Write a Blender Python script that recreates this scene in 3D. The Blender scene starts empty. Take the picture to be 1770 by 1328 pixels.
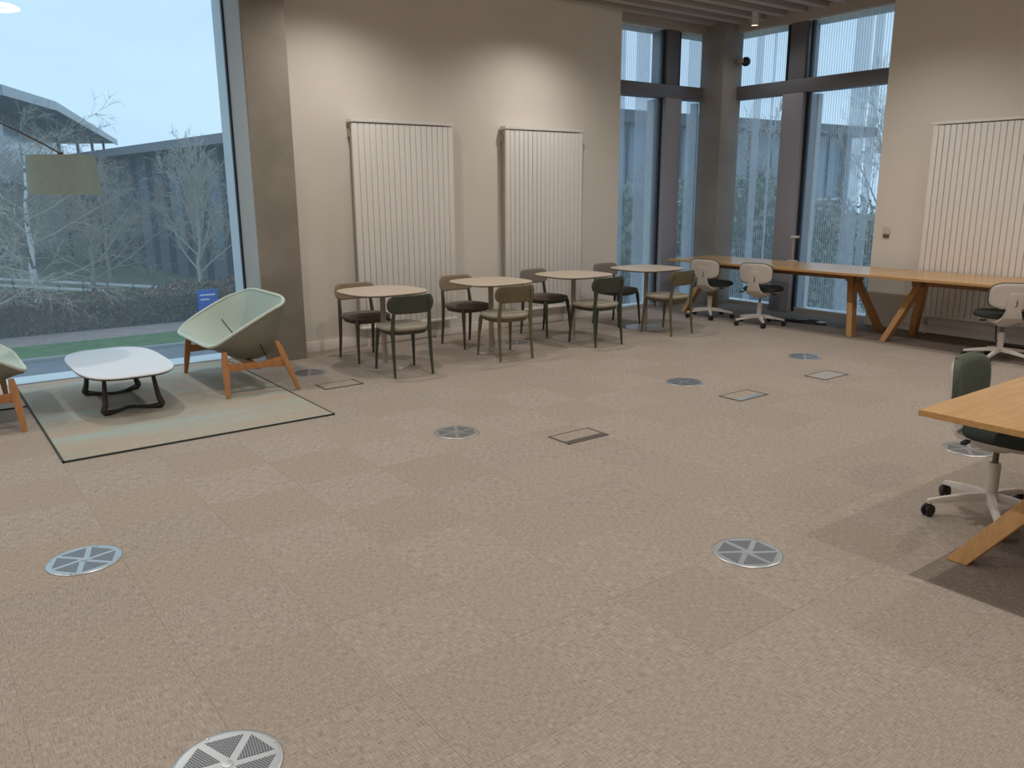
import bpy, bmesh, math, random
from math import sin, cos, pi, radians, sqrt, atan2
from mathutils import Vector, Matrix

scene = bpy.context.scene
COL = scene.collection
random.seed(7)

# ------------------------------------------------------------------ camera
FPX, YAW, PIT, ROL, CAMH = 1397.0, radians(36.5), radians(13.45), radians(-0.4), 1.6
_f = Vector((sin(YAW) * cos(PIT), cos(YAW) * cos(PIT), -sin(PIT)))
_r = Vector((cos(YAW), -sin(YAW), 0.0))
_u = _r.cross(_f)
_r2 = _r * cos(ROL) + _u * sin(ROL)
_u2 = -_r * sin(ROL) + _u * cos(ROL)
cam_data = bpy.data.cameras.new('camera')
cam = bpy.data.objects.new('camera', cam_data)
COL.objects.link(cam)
cam_data.sensor_width = 36.0
cam_data.lens = FPX / 1770.0 * 36.0
cam_data.clip_start = 0.05
cam_data.clip_end = 500
Mc = Matrix((( _r2.x, _u2.x, -_f.x, 0), (_r2.y, _u2.y, -_f.y, 0), (_r2.z, _u2.z, -_f.z, CAMH), (0, 0, 0, 1)))
cam.matrix_world = Mc
scene.camera = cam


def project(p):
    d = Vector(p) - Vector((0, 0, CAMH))
    z = d.dot(_f)
    if z < 0.05:
        return None
    return (885 + FPX * d.dot(_r2) / z, 664 - FPX * d.dot(_u2) / z)


# ------------------------------------------------------------------ world, exposure
scene.view_settings.view_transform = 'Standard'
scene.view_settings.look = 'None'
scene.view_settings.gamma = 1.0
scene.view_settings.use_curve_mapping = False
scene.view_settings.exposure = 0.0

SPOT_W = 22.5
SPOT_COL = (1.0, 0.955, 0.90)
world = bpy.data.worlds.new('overcast_sky')
scene.world = world
world.use_nodes = True
wn, wl = world.node_tree.nodes, world.node_tree.links
wn.clear()
wo = wn.new('ShaderNodeOutputWorld')
wb = wn.new('ShaderNodeBackground')
wc = wn.new('ShaderNodeTexCoord')
wm = wn.new('ShaderNodeMapping')
wm.inputs['Scale'].default_value = (1.2, 1.2, 5.0)
wno = wn.new('ShaderNodeTexNoise')
wno.inputs['Scale'].default_value = 1.6
wno.inputs['Detail'].default_value = 4
wr = wn.new('ShaderNodeValToRGB')
wr.color_ramp.elements[0].position = 0.35
wr.color_ramp.elements[0].color = (0.52, 0.71, 0.90, 1)
wr.color_ramp.elements[1].position = 0.7
wr.color_ramp.elements[1].color = (0.64, 0.83, 1.0, 1)
wl.new(wc.outputs['Generated'], wm.inputs['Vector'])
wl.new(wm.outputs['Vector'], wno.inputs['Vector'])
wl.new(wno.outputs['Fac'], wr.inputs['Fac'])
wl.new(wr.outputs['Color'], wb.inputs['Color'])
wb.inputs['Strength'].default_value = 1.32
wl.new(wb.outputs['Background'], wo.inputs['Surface'])


# ------------------------------------------------------------------ materials
def lin(c):
    return tuple(((x / 255) / 12.92 if x / 255 <= 0.04045 else ((x / 255 + 0.055) / 1.055) ** 2.4) for x in c) + (1,)


def mat(name, col, rough=0.6, metal=0.0, col2=None, scale=6.0, stretch=(1, 1, 1), detail=4, lo=0.35, hi=0.65,
        bump=0.0, bscale=None, coat=0.0, space='Object', spec=None):
    m = bpy.data.materials.new(name)
    m.use_nodes = True
    n, l = m.node_tree.nodes, m.node_tree.links
    b = n['Principled BSDF']
    b.inputs['Base Color'].default_value = lin(col)
    b.inputs['Roughness'].default_value = rough
    b.inputs['Metallic'].default_value = metal
    if spec is not None:
        b.inputs['Specular IOR Level'].default_value = spec
    if coat:
        b.inputs['Coat Weight'].default_value = coat
        b.inputs['Coat Roughness'].default_value = 0.15
    if col2 is not None or bump:
        if space == 'World':
            g = n.new('ShaderNodeNewGeometry'); src = g.outputs['Position']
        else:
            g = n.new('ShaderNodeTexCoord'); src = g.outputs['Object']
        mp = n.new('ShaderNodeMapping')
        mp.inputs['Scale'].default_value = stretch
        l.new(src, mp.inputs['Vector'])
        no = n.new('ShaderNodeTexNoise')
        no.inputs['Scale'].default_value = scale
        no.inputs['Detail'].default_value = detail
        l.new(mp.outputs['Vector'], no.inputs['Vector'])
        if col2 is not None:
            r = n.new('ShaderNodeValToRGB')
            r.color_ramp.elements[0].position = lo
            r.color_ramp.elements[1].position = hi
            r.color_ramp.elements[0].color = lin(col)
            r.color_ramp.elements[1].color = lin(col2)
            l.new(no.outputs['Fac'], r.inputs['Fac'])
            l.new(r.outputs['Color'], b.inputs['Base Color'])
        if bump:
            n2 = no
            if bscale:
                n2 = n.new('ShaderNodeTexNoise')
                n2.inputs['Scale'].default_value = bscale
                n2.inputs['Detail'].default_value = 3
                l.new(mp.outputs['Vector'], n2.inputs['Vector'])
            bp = n.new('ShaderNodeBump')
            bp.inputs['Strength'].default_value = bump
            bp.inputs['Distance'].default_value = 0.01
            l.new(n2.outputs['Fac'], bp.inputs['Height'])
            l.new(bp.outputs['Normal'], b.inputs['Normal'])
    return m


def carpet(name, c_dark, c_light, along, cross, rough=0.95):
    """woven carpet: two crossed families of short threads"""
    m = bpy.data.materials.new(name)
    m.use_nodes = True
    n, l = m.node_tree.nodes, m.node_tree.links
    b = n['Principled BSDF']
    b.inputs['Roughness'].default_value = rough
    b.inputs['Specular IOR Level'].default_value = 0.15
    g = n.new('ShaderNodeNewGeometry')
    outs = []
    for sc in ((along, cross, 1), (cross, along, 1)):
        mp = n.new('ShaderNodeMapping')
        mp.inputs['Scale'].default_value = sc
        l.new(g.outputs['Position'], mp.inputs['Vector'])
        no = n.new('ShaderNodeTexNoise')
        no.inputs['Scale'].default_value = 1.0
        no.inputs['Detail'].default_value = 3
        l.new(mp.outputs['Vector'], no.inputs['Vector'])
        outs.append(no.outputs['Fac'])
    mx = n.new('ShaderNodeMath'); mx.operation = 'ADD'
    l.new(outs[0], mx.inputs[0]); l.new(outs[1], mx.inputs[1])
    hf = n.new('ShaderNodeMath'); hf.operation = 'MULTIPLY'; hf.inputs[1].default_value = 0.5
    l.new(mx.outputs[0], hf.inputs[0])
    r = n.new('ShaderNodeValToRGB')
    r.color_ramp.elements[0].position = 0.36
    r.color_ramp.elements[1].position = 0.62
    r.color_ramp.elements[0].color = lin(c_dark)
    r.color_ramp.elements[1].color = lin(c_light)
    l.new(hf.outputs[0], r.inputs['Fac'])
    oi = n.new('ShaderNodeObjectInfo')
    hv = n.new('ShaderNodeHueSaturation')
    mr = n.new('ShaderNodeMapRange')
    mr.inputs['To Min'].default_value = 0.965
    mr.inputs['To Max'].default_value = 1.03
    l.new(oi.outputs['Random'], mr.inputs['Value'])
    l.new(mr.outputs['Result'], hv.inputs['Value'])
    l.new(r.outputs['Color'], hv.inputs['Color'])
    l.new(hv.outputs['Color'], b.inputs['Base Color'])
    bp = n.new('ShaderNodeBump')
    bp.inputs['Strength'].default_value = 0.25
    bp.inputs['Distance'].default_value = 0.004
    l.new(hf.outputs[0], bp.inputs['Height'])
    l.new(bp.outputs['Normal'], b.inputs['Normal'])
    return m


def emission(name, col, strength):
    m = bpy.data.materials.new(name)
    m.use_nodes = True
    n, l = m.node_tree.nodes, m.node_tree.links
    n.clear()
    o = n.new('ShaderNodeOutputMaterial')
    e = n.new('ShaderNodeEmission')
    e.inputs['Color'].default_value = (*col, 1)
    e.inputs['Strength'].default_value = strength
    l.new(e.outputs[0], o.inputs['Surface'])
    return m


def glass(name, tint=(0.93, 0.97, 0.98), stripe_axis=None, veil=0.0, haze=0.0, veil_col=(205, 213, 220), ior=1.45):
    """window glass; optionally with a fine printed line screen along one horizontal axis"""
    m = bpy.data.materials.new(name)
    m.use_nodes = True
    n, l = m.node_tree.nodes, m.node_tree.links
    n.clear()
    o = n.new('ShaderNodeOutputMaterial')
    t = n.new('ShaderNodeBsdfTransparent')
    t.inputs['Color'].default_value = (*tint, 1)
    g = n.new('ShaderNodeBsdfGlossy')
    g.inputs['Roughness'].default_value = 0.0
    fr = n.new('ShaderNodeFresnel')
    fr.inputs['IOR'].default_value = ior
    mx = n.new('ShaderNodeMixShader')
    gb = n.new('ShaderNodeNewGeometry')          # only the entry face of the pane reflects
    inv = n.new('ShaderNodeMath'); inv.operation = 'SUBTRACT'; inv.inputs[0].default_value = 1.0
    l.new(gb.outputs['Backfacing'], inv.inputs[1])
    ff = n.new('ShaderNodeMath'); ff.operation = 'MULTIPLY'
    l.new(inv.outputs[0], ff.inputs[0]); l.new(fr.outputs[0], ff.inputs[1])
    l.new(ff.outputs[0], mx.inputs['Fac'])
    l.new(t.outputs[0], mx.inputs[1])
    l.new(g.outputs[0], mx.inputs[2])
    last = mx.outputs[0]
    if haze:  # milky veil of camera glare mixed evenly into the pane shader
        e1 = n.new('ShaderNodeBsdfTranslucent'); e1.inputs['Color'].default_value = lin(veil_col)
        em = n.new('ShaderNodeMixShader'); em.inputs['Fac'].default_value = haze
        l.new(last, em.inputs[1]); l.new(e1.outputs[0], em.inputs[2])
        last = em.outputs[0]
    if stripe_axis is not None:
        ge = n.new('ShaderNodeNewGeometry')
        sp = n.new('ShaderNodeSeparateXYZ')
        l.new(ge.outputs['Position'], sp.inputs[0])
        ml = n.new('ShaderNodeMath'); ml.operation = 'MULTIPLY'; ml.inputs[1].default_value = 2 * pi / 0.034
        l.new(sp.outputs[stripe_axis], ml.inputs[0])
        sn = n.new('ShaderNodeMath'); sn.operation = 'SINE'
        l.new(ml.outputs[0], sn.inputs[0])
        mr = n.new('ShaderNodeMapRange')
        mr.inputs['From Min'].default_value = -0.3
        mr.inputs['From Max'].default_value = 0.9
        mr.inputs['To Min'].default_value = 0.0
        mr.inputs['To Max'].default_value = veil
        l.new(sn.outputs[0], mr.inputs['Value'])
        d1 = n.new('ShaderNodeBsdfDiffuse'); d1.inputs['Color'].default_value = lin(veil_col)
        d2 = n.new('ShaderNodeBsdfTranslucent'); d2.inputs['Color'].default_value = lin(veil_col)
        dm = n.new('ShaderNodeMixShader'); dm.inputs['Fac'].default_value = 0.6
        l.new(d1.outputs[0], dm.inputs[1]); l.new(d2.outputs[0], dm.inputs[2])
        m2 = n.new('ShaderNodeMixShader')
        l.new(mr.outputs['Result'], m2.inputs['Fac'])
        l.new(last, m2.inputs[1]); l.new(dm.outputs[0], m2.inputs[2])
        last = m2.outputs[0]
    l.new(last, o.inputs['Surface'])
    return m


def frosted(name, col, opacity):
    m = bpy.data.materials.new(name)
    m.use_nodes = True
    n, l = m.node_tree.nodes, m.node_tree.links
    n.clear()
    o = n.new('ShaderNodeOutputMaterial')
    t = n.new('ShaderNodeBsdfTransparent')
    d1 = n.new('ShaderNodeBsdfDiffuse'); d1.inputs['Color'].default_value = lin(col)
    d2 = n.new('ShaderNodeBsdfTranslucent'); d2.inputs['Color'].default_value = lin(col)
    dm = n.new('ShaderNodeMixShader'); dm.inputs['Fac'].default_value = 0.6
    l.new(d1.outputs[0], dm.inputs[1]); l.new(d2.outputs[0], dm.inputs[2])
    mx = n.new('ShaderNodeMixShader'); mx.inputs['Fac'].default_value = opacity
    l.new(t.outputs[0], mx.inputs[1]); l.new(dm.outputs[0], mx.inputs[2])
    l.new(mx.outputs[0], o.inputs['Surface'])
    return m


def perforated(name, col, dark, scale):
    """sheet steel with a regular field of round holes"""
    m = bpy.data.materials.new(name)
    m.use_nodes = True
    n, l = m.node_tree.nodes, m.node_tree.links
    b = n['Principled BSDF']
    b.inputs['Roughness'].default_value = 0.42
    b.inputs['Metallic'].default_value = 0.6
    tc = n.new('ShaderNodeTexCoord')
    v = n.new('ShaderNodeTexVoronoi')
    v.inputs['Scale'].default_value = scale
    v.inputs['Randomness'].default_value = 0.0
    v.voronoi_dimensions = '2D'
    l.new(tc.outputs['Object'], v.inputs['Vector'])
    r = n.new('ShaderNodeValToRGB')
    r.color_ramp.elements[0].position = 0.30
    r.color_ramp.elements[0].color = lin(dark)
    r.color_ramp.elements[1].position = 0.38
    r.color_ramp.elements[1].color = lin(col)
    l.new(v.outputs['Distance'], r.inputs['Fac'])
    l.new(r.outputs['Color'], b.inputs['Base Color'])
    return m


M = {}
M['wall'] = mat('wall_paint', (232, 225, 214), 0.85, col2=(236, 229, 219), scale=1.5, bump=0.03, bscale=180)
M['concrete'] = mat('concrete', (146, 138, 128), 0.85, col2=(160, 151, 141), scale=3, bump=0.15, bscale=60)
M['concrete_dark'] = mat('concrete_dark', (150, 144, 136), 0.85, col2=(162, 156, 148), scale=3, bump=0.15, bscale=60)
M['skirting'] = mat('skirting_paint', (236, 230, 220), 0.5)
M['trim_white'] = mat('trim_white', (205, 205, 200), 0.45)
M['reveal'] = mat('reveal_grey', (176, 174, 168), 0.6)
M['facade_white'] = mat('facade_white', (214, 222, 226), 0.5)
M['frame_grey'] = mat('frame_grey', (122, 122, 128), 0.45, 0.3)
M['frame_box'] = mat('frame_box', (160, 158, 166), 0.5)
M['gasket'] = mat('gasket', (30, 34, 40), 0.6)
M['slat'] = mat('ceiling_slat', (176, 168, 158), 0.7, col2=(186, 177, 167), scale=4, stretch=(0.5, 8, 8))
M['ceiling'] = mat('ceiling_dark', (110, 104, 100), 0.9)
M['tile_a'] = carpet('carpet_weave_a', (130, 120, 109), (180, 168, 156), 22, 290)
M['tile_b'] = carpet('carpet_weave_b', (136, 125, 113), (175, 162, 149), 36, 260)
M['tile_dark'] = carpet('carpet_dark', (112, 101, 92), (146, 134, 124), 30, 170)
M['subfloor'] = mat('subfloor', (96, 86, 76), 0.95)
M['glass'] = glass('window_glass', haze=0.09)
M['glass_x'] = glass('screen_glass_x', (0.92, 0.96, 0.98), 0, 0.30, 0.09)
M['glass_y'] = glass('screen_glass_y', (0.92, 0.96, 0.98), 1, 0.30, 0.09)
M['fin'] = frosted('frosted_fin', (218, 222, 226), 0.34)
M['radiator'] = mat('radiator_enamel', (242, 238, 232), 0.4)
M['rad_dark'] = mat('radiator_gap', (176, 168, 160), 0.7)
M['steel'] = mat('brushed_steel', (190, 192, 192), 0.32, 0.85)
M['steel_soft'] = mat('satin_metal', (188, 180, 170), 0.4, 0.5)
M['perf'] = perforated('perforated_steel', (150, 152, 154), (40, 40, 42), 130)
M['table_beige'] = mat('table_laminate', (194, 178, 158), 0.45)
M['table_edge'] = mat('table_edge', (120, 104, 88), 0.6)
M['stem'] = mat('stem_paint', (170, 158, 144), 0.45)
M['oak'] = mat('oak', (190, 146, 92), 0.22, col2=(204, 160, 104), scale=5, stretch=(14, 1.0, 14), detail=5)
M['oak_leg'] = mat('oak_leg', (178, 132, 80), 0.5, col2=(192, 146, 92), scale=6, stretch=(8, 8, 1))
M['oak_beam'] = mat('oak_beam', (134, 92, 56), 0.5, col2=(146, 102, 62), scale=5, stretch=(10, 1, 10))
M['wood_chair'] = mat('lounge_leg_wood', (172, 118, 72), 0.5, col2=(186, 130, 82), scale=6, stretch=(8, 8, 1))
M['ch_green'] = mat('chair_green', (58, 62, 52), 0.5, col2=(64, 68, 57), scale=12)
M['ch_olive'] = mat('chair_olive', (102, 91, 66), 0.5, col2=(110, 99, 73), scale=12)
M['ch_khaki'] = mat('chair_khaki', (96, 88, 64), 0.5, col2=(104, 96, 70), scale=12)
M['ch_brown'] = mat('chair_brown', (74, 62, 52), 0.5, col2=(82, 69, 58), scale=12)
M['ch_taupe'] = mat('chair_taupe', (146, 126, 104), 0.5, col2=(152, 132, 110), scale=12)
M['ch_taupe_grey'] = mat('chair_taupe_grey', (136, 124, 112), 0.5)
M['seat_grey'] = mat('seat_fabric_grey', (150, 141, 124), 0.9, col2=(160, 151, 133), scale=60, bump=0.1)
M['seat_brown'] = mat('seat_fabric_brown', (104, 92, 82), 0.9, col2=(112, 100, 90), scale=60, bump=0.1)
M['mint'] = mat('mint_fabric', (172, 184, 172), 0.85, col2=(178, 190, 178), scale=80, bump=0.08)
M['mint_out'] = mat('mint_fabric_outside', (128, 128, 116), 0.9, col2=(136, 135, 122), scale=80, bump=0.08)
M['piping'] = mat('piping', (196, 204, 192), 0.8)
M['seam'] = mat('seam_dark', (52, 50, 44), 0.9)
M['white_top'] = mat('white_laminate', (214, 214, 214), 0.3)
M['dark_metal'] = mat('dark_bronze', (66, 58, 54), 0.45, 0.3)
M['rug'] = None
M['rug_edge'] = mat('rug_binding', (52, 62, 58), 0.9)
M['office_white'] = mat('office_plastic', (206, 196, 188), 0.4)
M['office_green'] = mat('office_fabric', (84, 92, 78), 0.95, col2=(92, 100, 86), scale=90, bump=0.1)
M['office_dark'] = mat('office_fabric_dark', (48, 54, 48), 0.95)
M['black'] = mat('black_plastic', (26, 25, 26), 0.45)
M['gas'] = mat('gas_lift', (110, 102, 92), 0.35, 0.6)
M['shade'] = mat('lamp_shade_sage', (146, 164, 156), 0.85, col2=(152, 170, 162), scale=40)
M['box_frame'] = mat('floorbox_frame', (92, 80, 70), 0.5, 0.2)
M['box_lid_grey'] = mat('floorbox_lid', (160, 154, 148), 0.5)
M['box_strip'] = mat('floorbox_strip', (78, 68, 62), 0.45)
M['plate'] = mat('switch_plate', (214, 206, 194), 0.4)
M['switch_dark'] = mat('switch_dark', (104, 92, 80), 0.5)
M['cable'] = mat('cable_black', (32, 30, 30), 0.5)
M['plug_white'] = mat('plug_white', (205, 205, 208), 0.4)
M['green_dome'] = mat('dome_dark', (38, 50, 48), 0.2)
M['beige_cap'] = mat('dome_beige', (176, 166, 150), 0.5)
# outdoors
M['asphalt'] = mat('asphalt', (112, 114, 118), 0.9, col2=(124, 126, 129), scale=3, space='World')
M['kerb'] = mat('kerb', (150, 148, 146), 0.9)
M['grass'] = mat('grass', (76, 104, 56), 0.95, col2=(96, 122, 68), scale=2.5, space='World')
M['pave'] = mat('pavement_pink', (150, 130, 122), 0.9, col2=(162, 142, 134), scale=2, space='World')
M['lawn'] = mat('lawn', (92, 100, 76), 0.95, col2=(112, 116, 92), scale=1, space='World')
M['carpark'] = mat('car_park', (150, 154, 152), 0.9, col2=(166, 170, 166), scale=0.8, space='World')
M['hedge'] = mat('hedge_leaf', (130, 98, 80), 0.9, col2=(104, 110, 80), scale=0.8, space='World')
M['bark'] = mat('bark', (150, 144, 130), 0.9, col2=(166, 158, 142), scale=3)
M['bark_pale'] = mat('bark_pale', (176, 172, 158), 0.9, col2=(188, 182, 168), scale=3)
M['birch'] = mat('birch_bark', (226, 226, 222), 0.8, col2=(110, 106, 100), scale=2.2, stretch=(1, 1, 2.5), lo=0.55, hi=0.62)
M['leaf'] = mat('evergreen_leaf', (96, 108, 90), 0.9, col2=(130, 138, 112), scale=2.0, space='World')
M['leaf_grey'] = mat('greygreen_leaf', (124, 130, 114), 0.9, col2=(150, 152, 136), scale=2.0, space='World')
M['roof'] = mat('roof_metal', (132, 134, 138), 0.6)
M['fascia'] = mat('fascia_pale', (176, 180, 182), 0.5)
M['soffit'] = mat('soffit', (84, 84, 88), 0.8)
M['bwall'] = mat('building_wall', (118, 114, 112), 0.85, col2=(128, 124, 120), scale=0.5)
M['bdark'] = mat('building_dark', (112, 114, 118), 0.6, col2=(122, 124, 128), scale=0.3)
M['bglass'] = mat('building_glass', (120, 142, 160), 0.15, 0.0, spec=0.6)
M['pglass'] = mat('pavilion_glass', (132, 152, 168), 0.2, 0.0, spec=0.5)
M['pframe'] = mat('pavilion_frame', (86, 92, 100), 0.6)
M['rail'] = mat('rail_white', (214, 216, 216), 0.5)
M['sign_blue'] = mat('sign_blue', (34, 92, 190), 0.4)
M['sign_white'] = mat('sign_white', (225, 230, 235), 0.5)
M['lamp_face'] = emission('lamp_face', (1.0, 0.86, 0.68), 9.0)
M['ring_glow'] = emission('ring_glow', (1.0, 0.97, 0.92), 24.0)


def rug_material():
    m = bpy.data.materials.new('rug_bands')
    m.use_nodes = True
    n, l = m.node_tree.nodes, m.node_tree.links
    b = n['Principled BSDF']
    b.inputs['Roughness'].default_value = 0.95
    b.inputs['Specular IOR Level'].default_value = 0.15
    g = n.new('ShaderNodeNewGeometry')
    mp = n.new('ShaderNodeMapping')
    mp.inputs['Scale'].default_value = (0.35, 2.6, 1)
    mp.inputs['Location'].default_value = (0, 0.25, 0)
    l.new(g.outputs['Position'], mp.inputs['Vector'])
    no = n.new('ShaderNodeTexNoise')
    no.inputs['Scale'].default_value = 1.0
    no.inputs['Detail'].default_value = 3
    l.new(mp.outputs['Vector'], no.inputs['Vector'])
    r = n.new('ShaderNodeValToRGB')
    e = r.color_ramp.elements
    e[0].position = 0.36; e[0].color = lin((156, 158, 145))
    e[1].position = 0.66; e[1].color = lin((160, 171, 164))
    k = e.new(0.5); k.color = lin((170, 158, 142))
    l.new(no.outputs['Fac'], r.inputs['Fac'])
    mp2 = n.new('ShaderNodeMapping')
    mp2.inputs['Scale'].default_value = (20, 160, 1)
    l.new(g.outputs['Position'], mp2.inputs['Vector'])
    n2 = n.new('ShaderNodeTexNoise')
    n2.inputs['Scale'].default_value = 1.0
    l.new(mp2.outputs['Vector'], n2.inputs['Vector'])
    hv = n.new('ShaderNodeHueSaturation')
    mr = n.new('ShaderNodeMapRange')
    mr.inputs['To Min'].default_value = 0.75
    mr.inputs['To Max'].default_value = 1.2
    l.new(n2.outputs['Fac'], mr.inputs['Value'])
    l.new(mr.outputs['Result'], hv.inputs['Value'])
    l.new(r.outputs['Color'], hv.inputs['Color'])
    l.new(hv.outputs['Color'], b.inputs['Base Color'])
    return m


M['rug'] = rug_material()


# ------------------------------------------------------------------ mesh builder
class MB:
    def __init__(self):
        self.v, self.f = [], []

    def add(self, vs, fs, T=None):
        o = len(self.v)
        for p in vs:
            p = Vector(p)
            self.v.append(tuple(T @ p) if T is not None else tuple(p))
        for f in fs:
            self.f.append(tuple(i + o for i in f))
        return self

    def box(self, x0, x1, y0, y1, z0, z1, T=None):
        vs = [(x, y, z) for z in (z0, z1) for y in (y0, y1) for x in (x0, x1)]
        fs = [(0, 2, 3, 1), (4, 5, 7, 6), (0, 1, 5, 4), (2, 6, 7, 3), (0, 4, 6, 2), (1, 3, 7, 5)]
        return self.add(vs, fs, T)

    def loft(self, rings, caps=True, T=None):
        n = len(rings[0])
        vs = [p for r in rings for p in r]
        fs = []
        for i in range(len(rings) - 1):
            for j in range(n):
                a, b = i * n + j, i * n + (j + 1) % n
                fs.append((a, b, b + n, a + n))
        if caps:
            fs.append(tuple(reversed(range(n))))
            fs.append(tuple(range((len(rings) - 1) * n, len(rings) * n)))
        return self.add(vs, fs, T)

    def tube(self, pts, rad, n=8, T=None, caps=True):
        pts = [Vector(p) for p in pts]
        if not isinstance(rad, (list, tuple)):
            rad = [rad] * len(pts)
        rings, up = [], None
        for i, p in enumerate(pts):
            d = (pts[min(i + 1, len(pts) - 1)] - pts[max(i - 1, 0)])
            d = d.normalized() if d.length > 1e-9 else Vector((0, 0, 1))
            if up is None:
                up = Vector((1, 0, 0)) if abs(d.x) < 0.9 else Vector((0, 1, 0))
            up = (up - d * up.dot(d))
            if up.length < 1e-6:
                up = d.orthogonal()
            up.normalize()
            s = d.cross(up)
            rings.append([p + (up * cos(2 * pi * k / n) + s * sin(2 * pi * k / n)) * rad[i] for k in range(n)])
        return self.loft(rings, caps, T)

    def lathe(self, prof, n=32, c=(0, 0, 0), T=None):
        rings = [[(c[0] + r * cos(2 * pi * k / n), c[1] + r * sin(2 * pi * k / n), c[2] + z) for k in range(n)] for r, z in prof]
        return self.loft(rings, True, T)

    def prism(self, poly, z0, z1, T=None):
        n = len(poly)
        vs = [(x, y, z0) for x, y in poly] + [(x, y, z1) for x, y in poly]
        fs = [tuple(reversed(range(n))), tuple(range(n, 2 * n))]
        fs += [(i, (i + 1) % n, n + (i + 1) % n, n + i) for i in range(n)]
        return self.add(vs, fs, T)

    def sheet(self, P, Q=None, T=None):
        """grid P (rows of points), optional back grid Q, stitched into a closed slab"""
        a, b = len(P), len(P[0])
        idx = lambda i, j, o=0: o + i * b + j
        vs = [p for r in P for p in r]
        fs = [(idx(i, j), idx(i, j + 1), idx(i + 1, j + 1), idx(i + 1, j)) for i in range(a - 1) for j in range(b - 1)]
        if Q:
            o = a * b
            vs += [p for r in Q for p in r]
            fs += [(idx(i, j, o), idx(i + 1, j, o), idx(i + 1, j + 1, o), idx(i, j + 1, o)) for i in range(a - 1) for j in range(b - 1)]
            ring = [(0, j) for j in range(b)] + [(i, b - 1) for i in range(1, a)] + [(a - 1, j) for j in range(b - 2, -1, -1)] + [(i, 0) for i in range(a - 2, 0, -1)]
            for k in range(len(ring)):
                p, q = ring[k], ring[(k + 1) % len(ring)]
                fs.append((idx(*p), idx(*p, o), idx(*q, o), idx(*q)))
        return self.add(vs, fs, T)

    def mesh(self, name, material, bevel=0.0, smooth=True, angle=38, segs=2):
        me = bpy.data.meshes.new(name)
        me.from_pydata(self.v, [], self.f)
        if bevel or smooth:
            bm = bmesh.new()
            bm.from_mesh(me)
            bmesh.ops.recalc_face_normals(bm, faces=bm.faces)
            if bevel:
                es = [e for e in bm.edges if len(e.link_faces) == 2 and e.calc_face_angle(0) > radians(30)]
                bmesh.ops.bevel(bm, geom=es, offset=bevel, segments=segs, affect='EDGES', profile=0.6)
            bm.to_mesh(me)
            bm.free()
        if smooth:
            me.polygons.foreach_set('use_smooth', [True] * len(me.polygons))
            me.set_sharp_from_angle(angle=radians(angle))
        me.materials.append(material)
        return me

    def build(self, name, material, parent=None, bevel=0.0, smooth=True, angle=38, segs=2):
        return link(name, self.mesh(name, material, bevel, smooth, angle, segs), parent)


def link(name, me, parent=None, loc=None, rz=0):
    o = bpy.data.objects.new(name, me)
    COL.objects.link(o)
    if parent is not None:
        o.parent = parent
    if loc is not None:
        o.location = loc
    if rz:
        o.rotation_euler = (0, 0, rz)
    return o


def tag(o, label=None, cat=None, group=None, kind=None):
    if label:
        o['label'] = label
    if cat:
        o['category'] = cat
    if group:
        o['group'] = group
    if kind:
        o['kind'] = kind
    return o


def thing(name, label, cat, loc=(0, 0, 0), rz=0, group=None):
    o = bpy.data.objects.new(name, None)
    o.empty_display_size = 0.1
    COL.objects.link(o)
    o.location = loc
    o.rotation_euler = (0, 0, rz)
    return tag(o, label, cat, group)


def struct(name, label=None, loc=(0, 0, 0)):
    o = bpy.data.objects.new(name, None)
    o.empty_display_size = 0.1
    COL.objects.link(o)
    o.location = loc
    return tag(o, label, None, None, 'structure')


def copy_tree(o, parent=None):
    kids = list(o.children)
    c = o.copy()
    COL.objects.link(c)
    c.parent = parent
    for k in kids:
        copy_tree(k, c)
    return c


def superellipse(a, b, n, k=48, rot=0.0):
    out = []
    for i in range(k):
        t = 2 * pi * i / k
        ct, st = cos(t), sin(t)
        x = a * (abs(ct) ** (2 / n)) * (1 if ct >= 0 else -1)
        y = b * (abs(st) ** (2 / n)) * (1 if st >= 0 else -1)
        out.append((x * cos(rot) - y * sin(rot), x * sin(rot) + y * cos(rot)))
    return out


def pad(mb, a, b, n, prof, c=(0, 0, 0), k=40, T=None):
    """stack of scaled superellipse rings: prof = [(scale, z), ...]"""
    base = superellipse(a, b, n, k)
    mb.loft([[(c[0] + x * s, c[1] + y * s, c[2] + z) for x, y in base] for s, z in prof], True, T)
    return mb


# ================================================================== ROOM
YA, XB = 7.81, 9.20          # inner faces of back wall and right wall
GA, GB = 7.95, 9.50          # glass planes
EA, EB = 8.25, 9.84          # outer facade planes
XL, YF = -4.6, -4.4          # far walls out of view
CEIL = 3.73                  # underside of slats
TOP = 4.05
WH = 3.64                    # window head

fl = struct('floor', 'beige woven carpet tile floor')
MB().box(XL - 0.2, EB, YF - 0.2, EA, -0.35, -0.008).build('floor_slab', M['subfloor'], fl, smooth=False)

# carpet tiles ------------------------------------------------------
def zone_split(x0, x1, y0, y1):
    """cut a grid tile at the borders of the two dark carpet fields"""
    out = []
    xs = [x0] + [c for c in (3.224, 8.13) if x0 + 0.02 < c < x1 - 0.02] + [x1]
    for a, b in zip(xs, xs[1:]):
        ys = [y0] + ([1.534] if (y0 + 0.02 < 1.534 < y1 - 0.02 and (a + b) / 2 > 3.224) else []) + [y1]
        for c, d in zip(ys, ys[1:]):
            cx, cy = (a + b) / 2, (c + d) / 2
            dark = cx > 8.13 or (cx > 3.224 and cy < 1.534 and cx < 7.2)
            out.append((a, b, c, d, dark))
    return out


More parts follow.
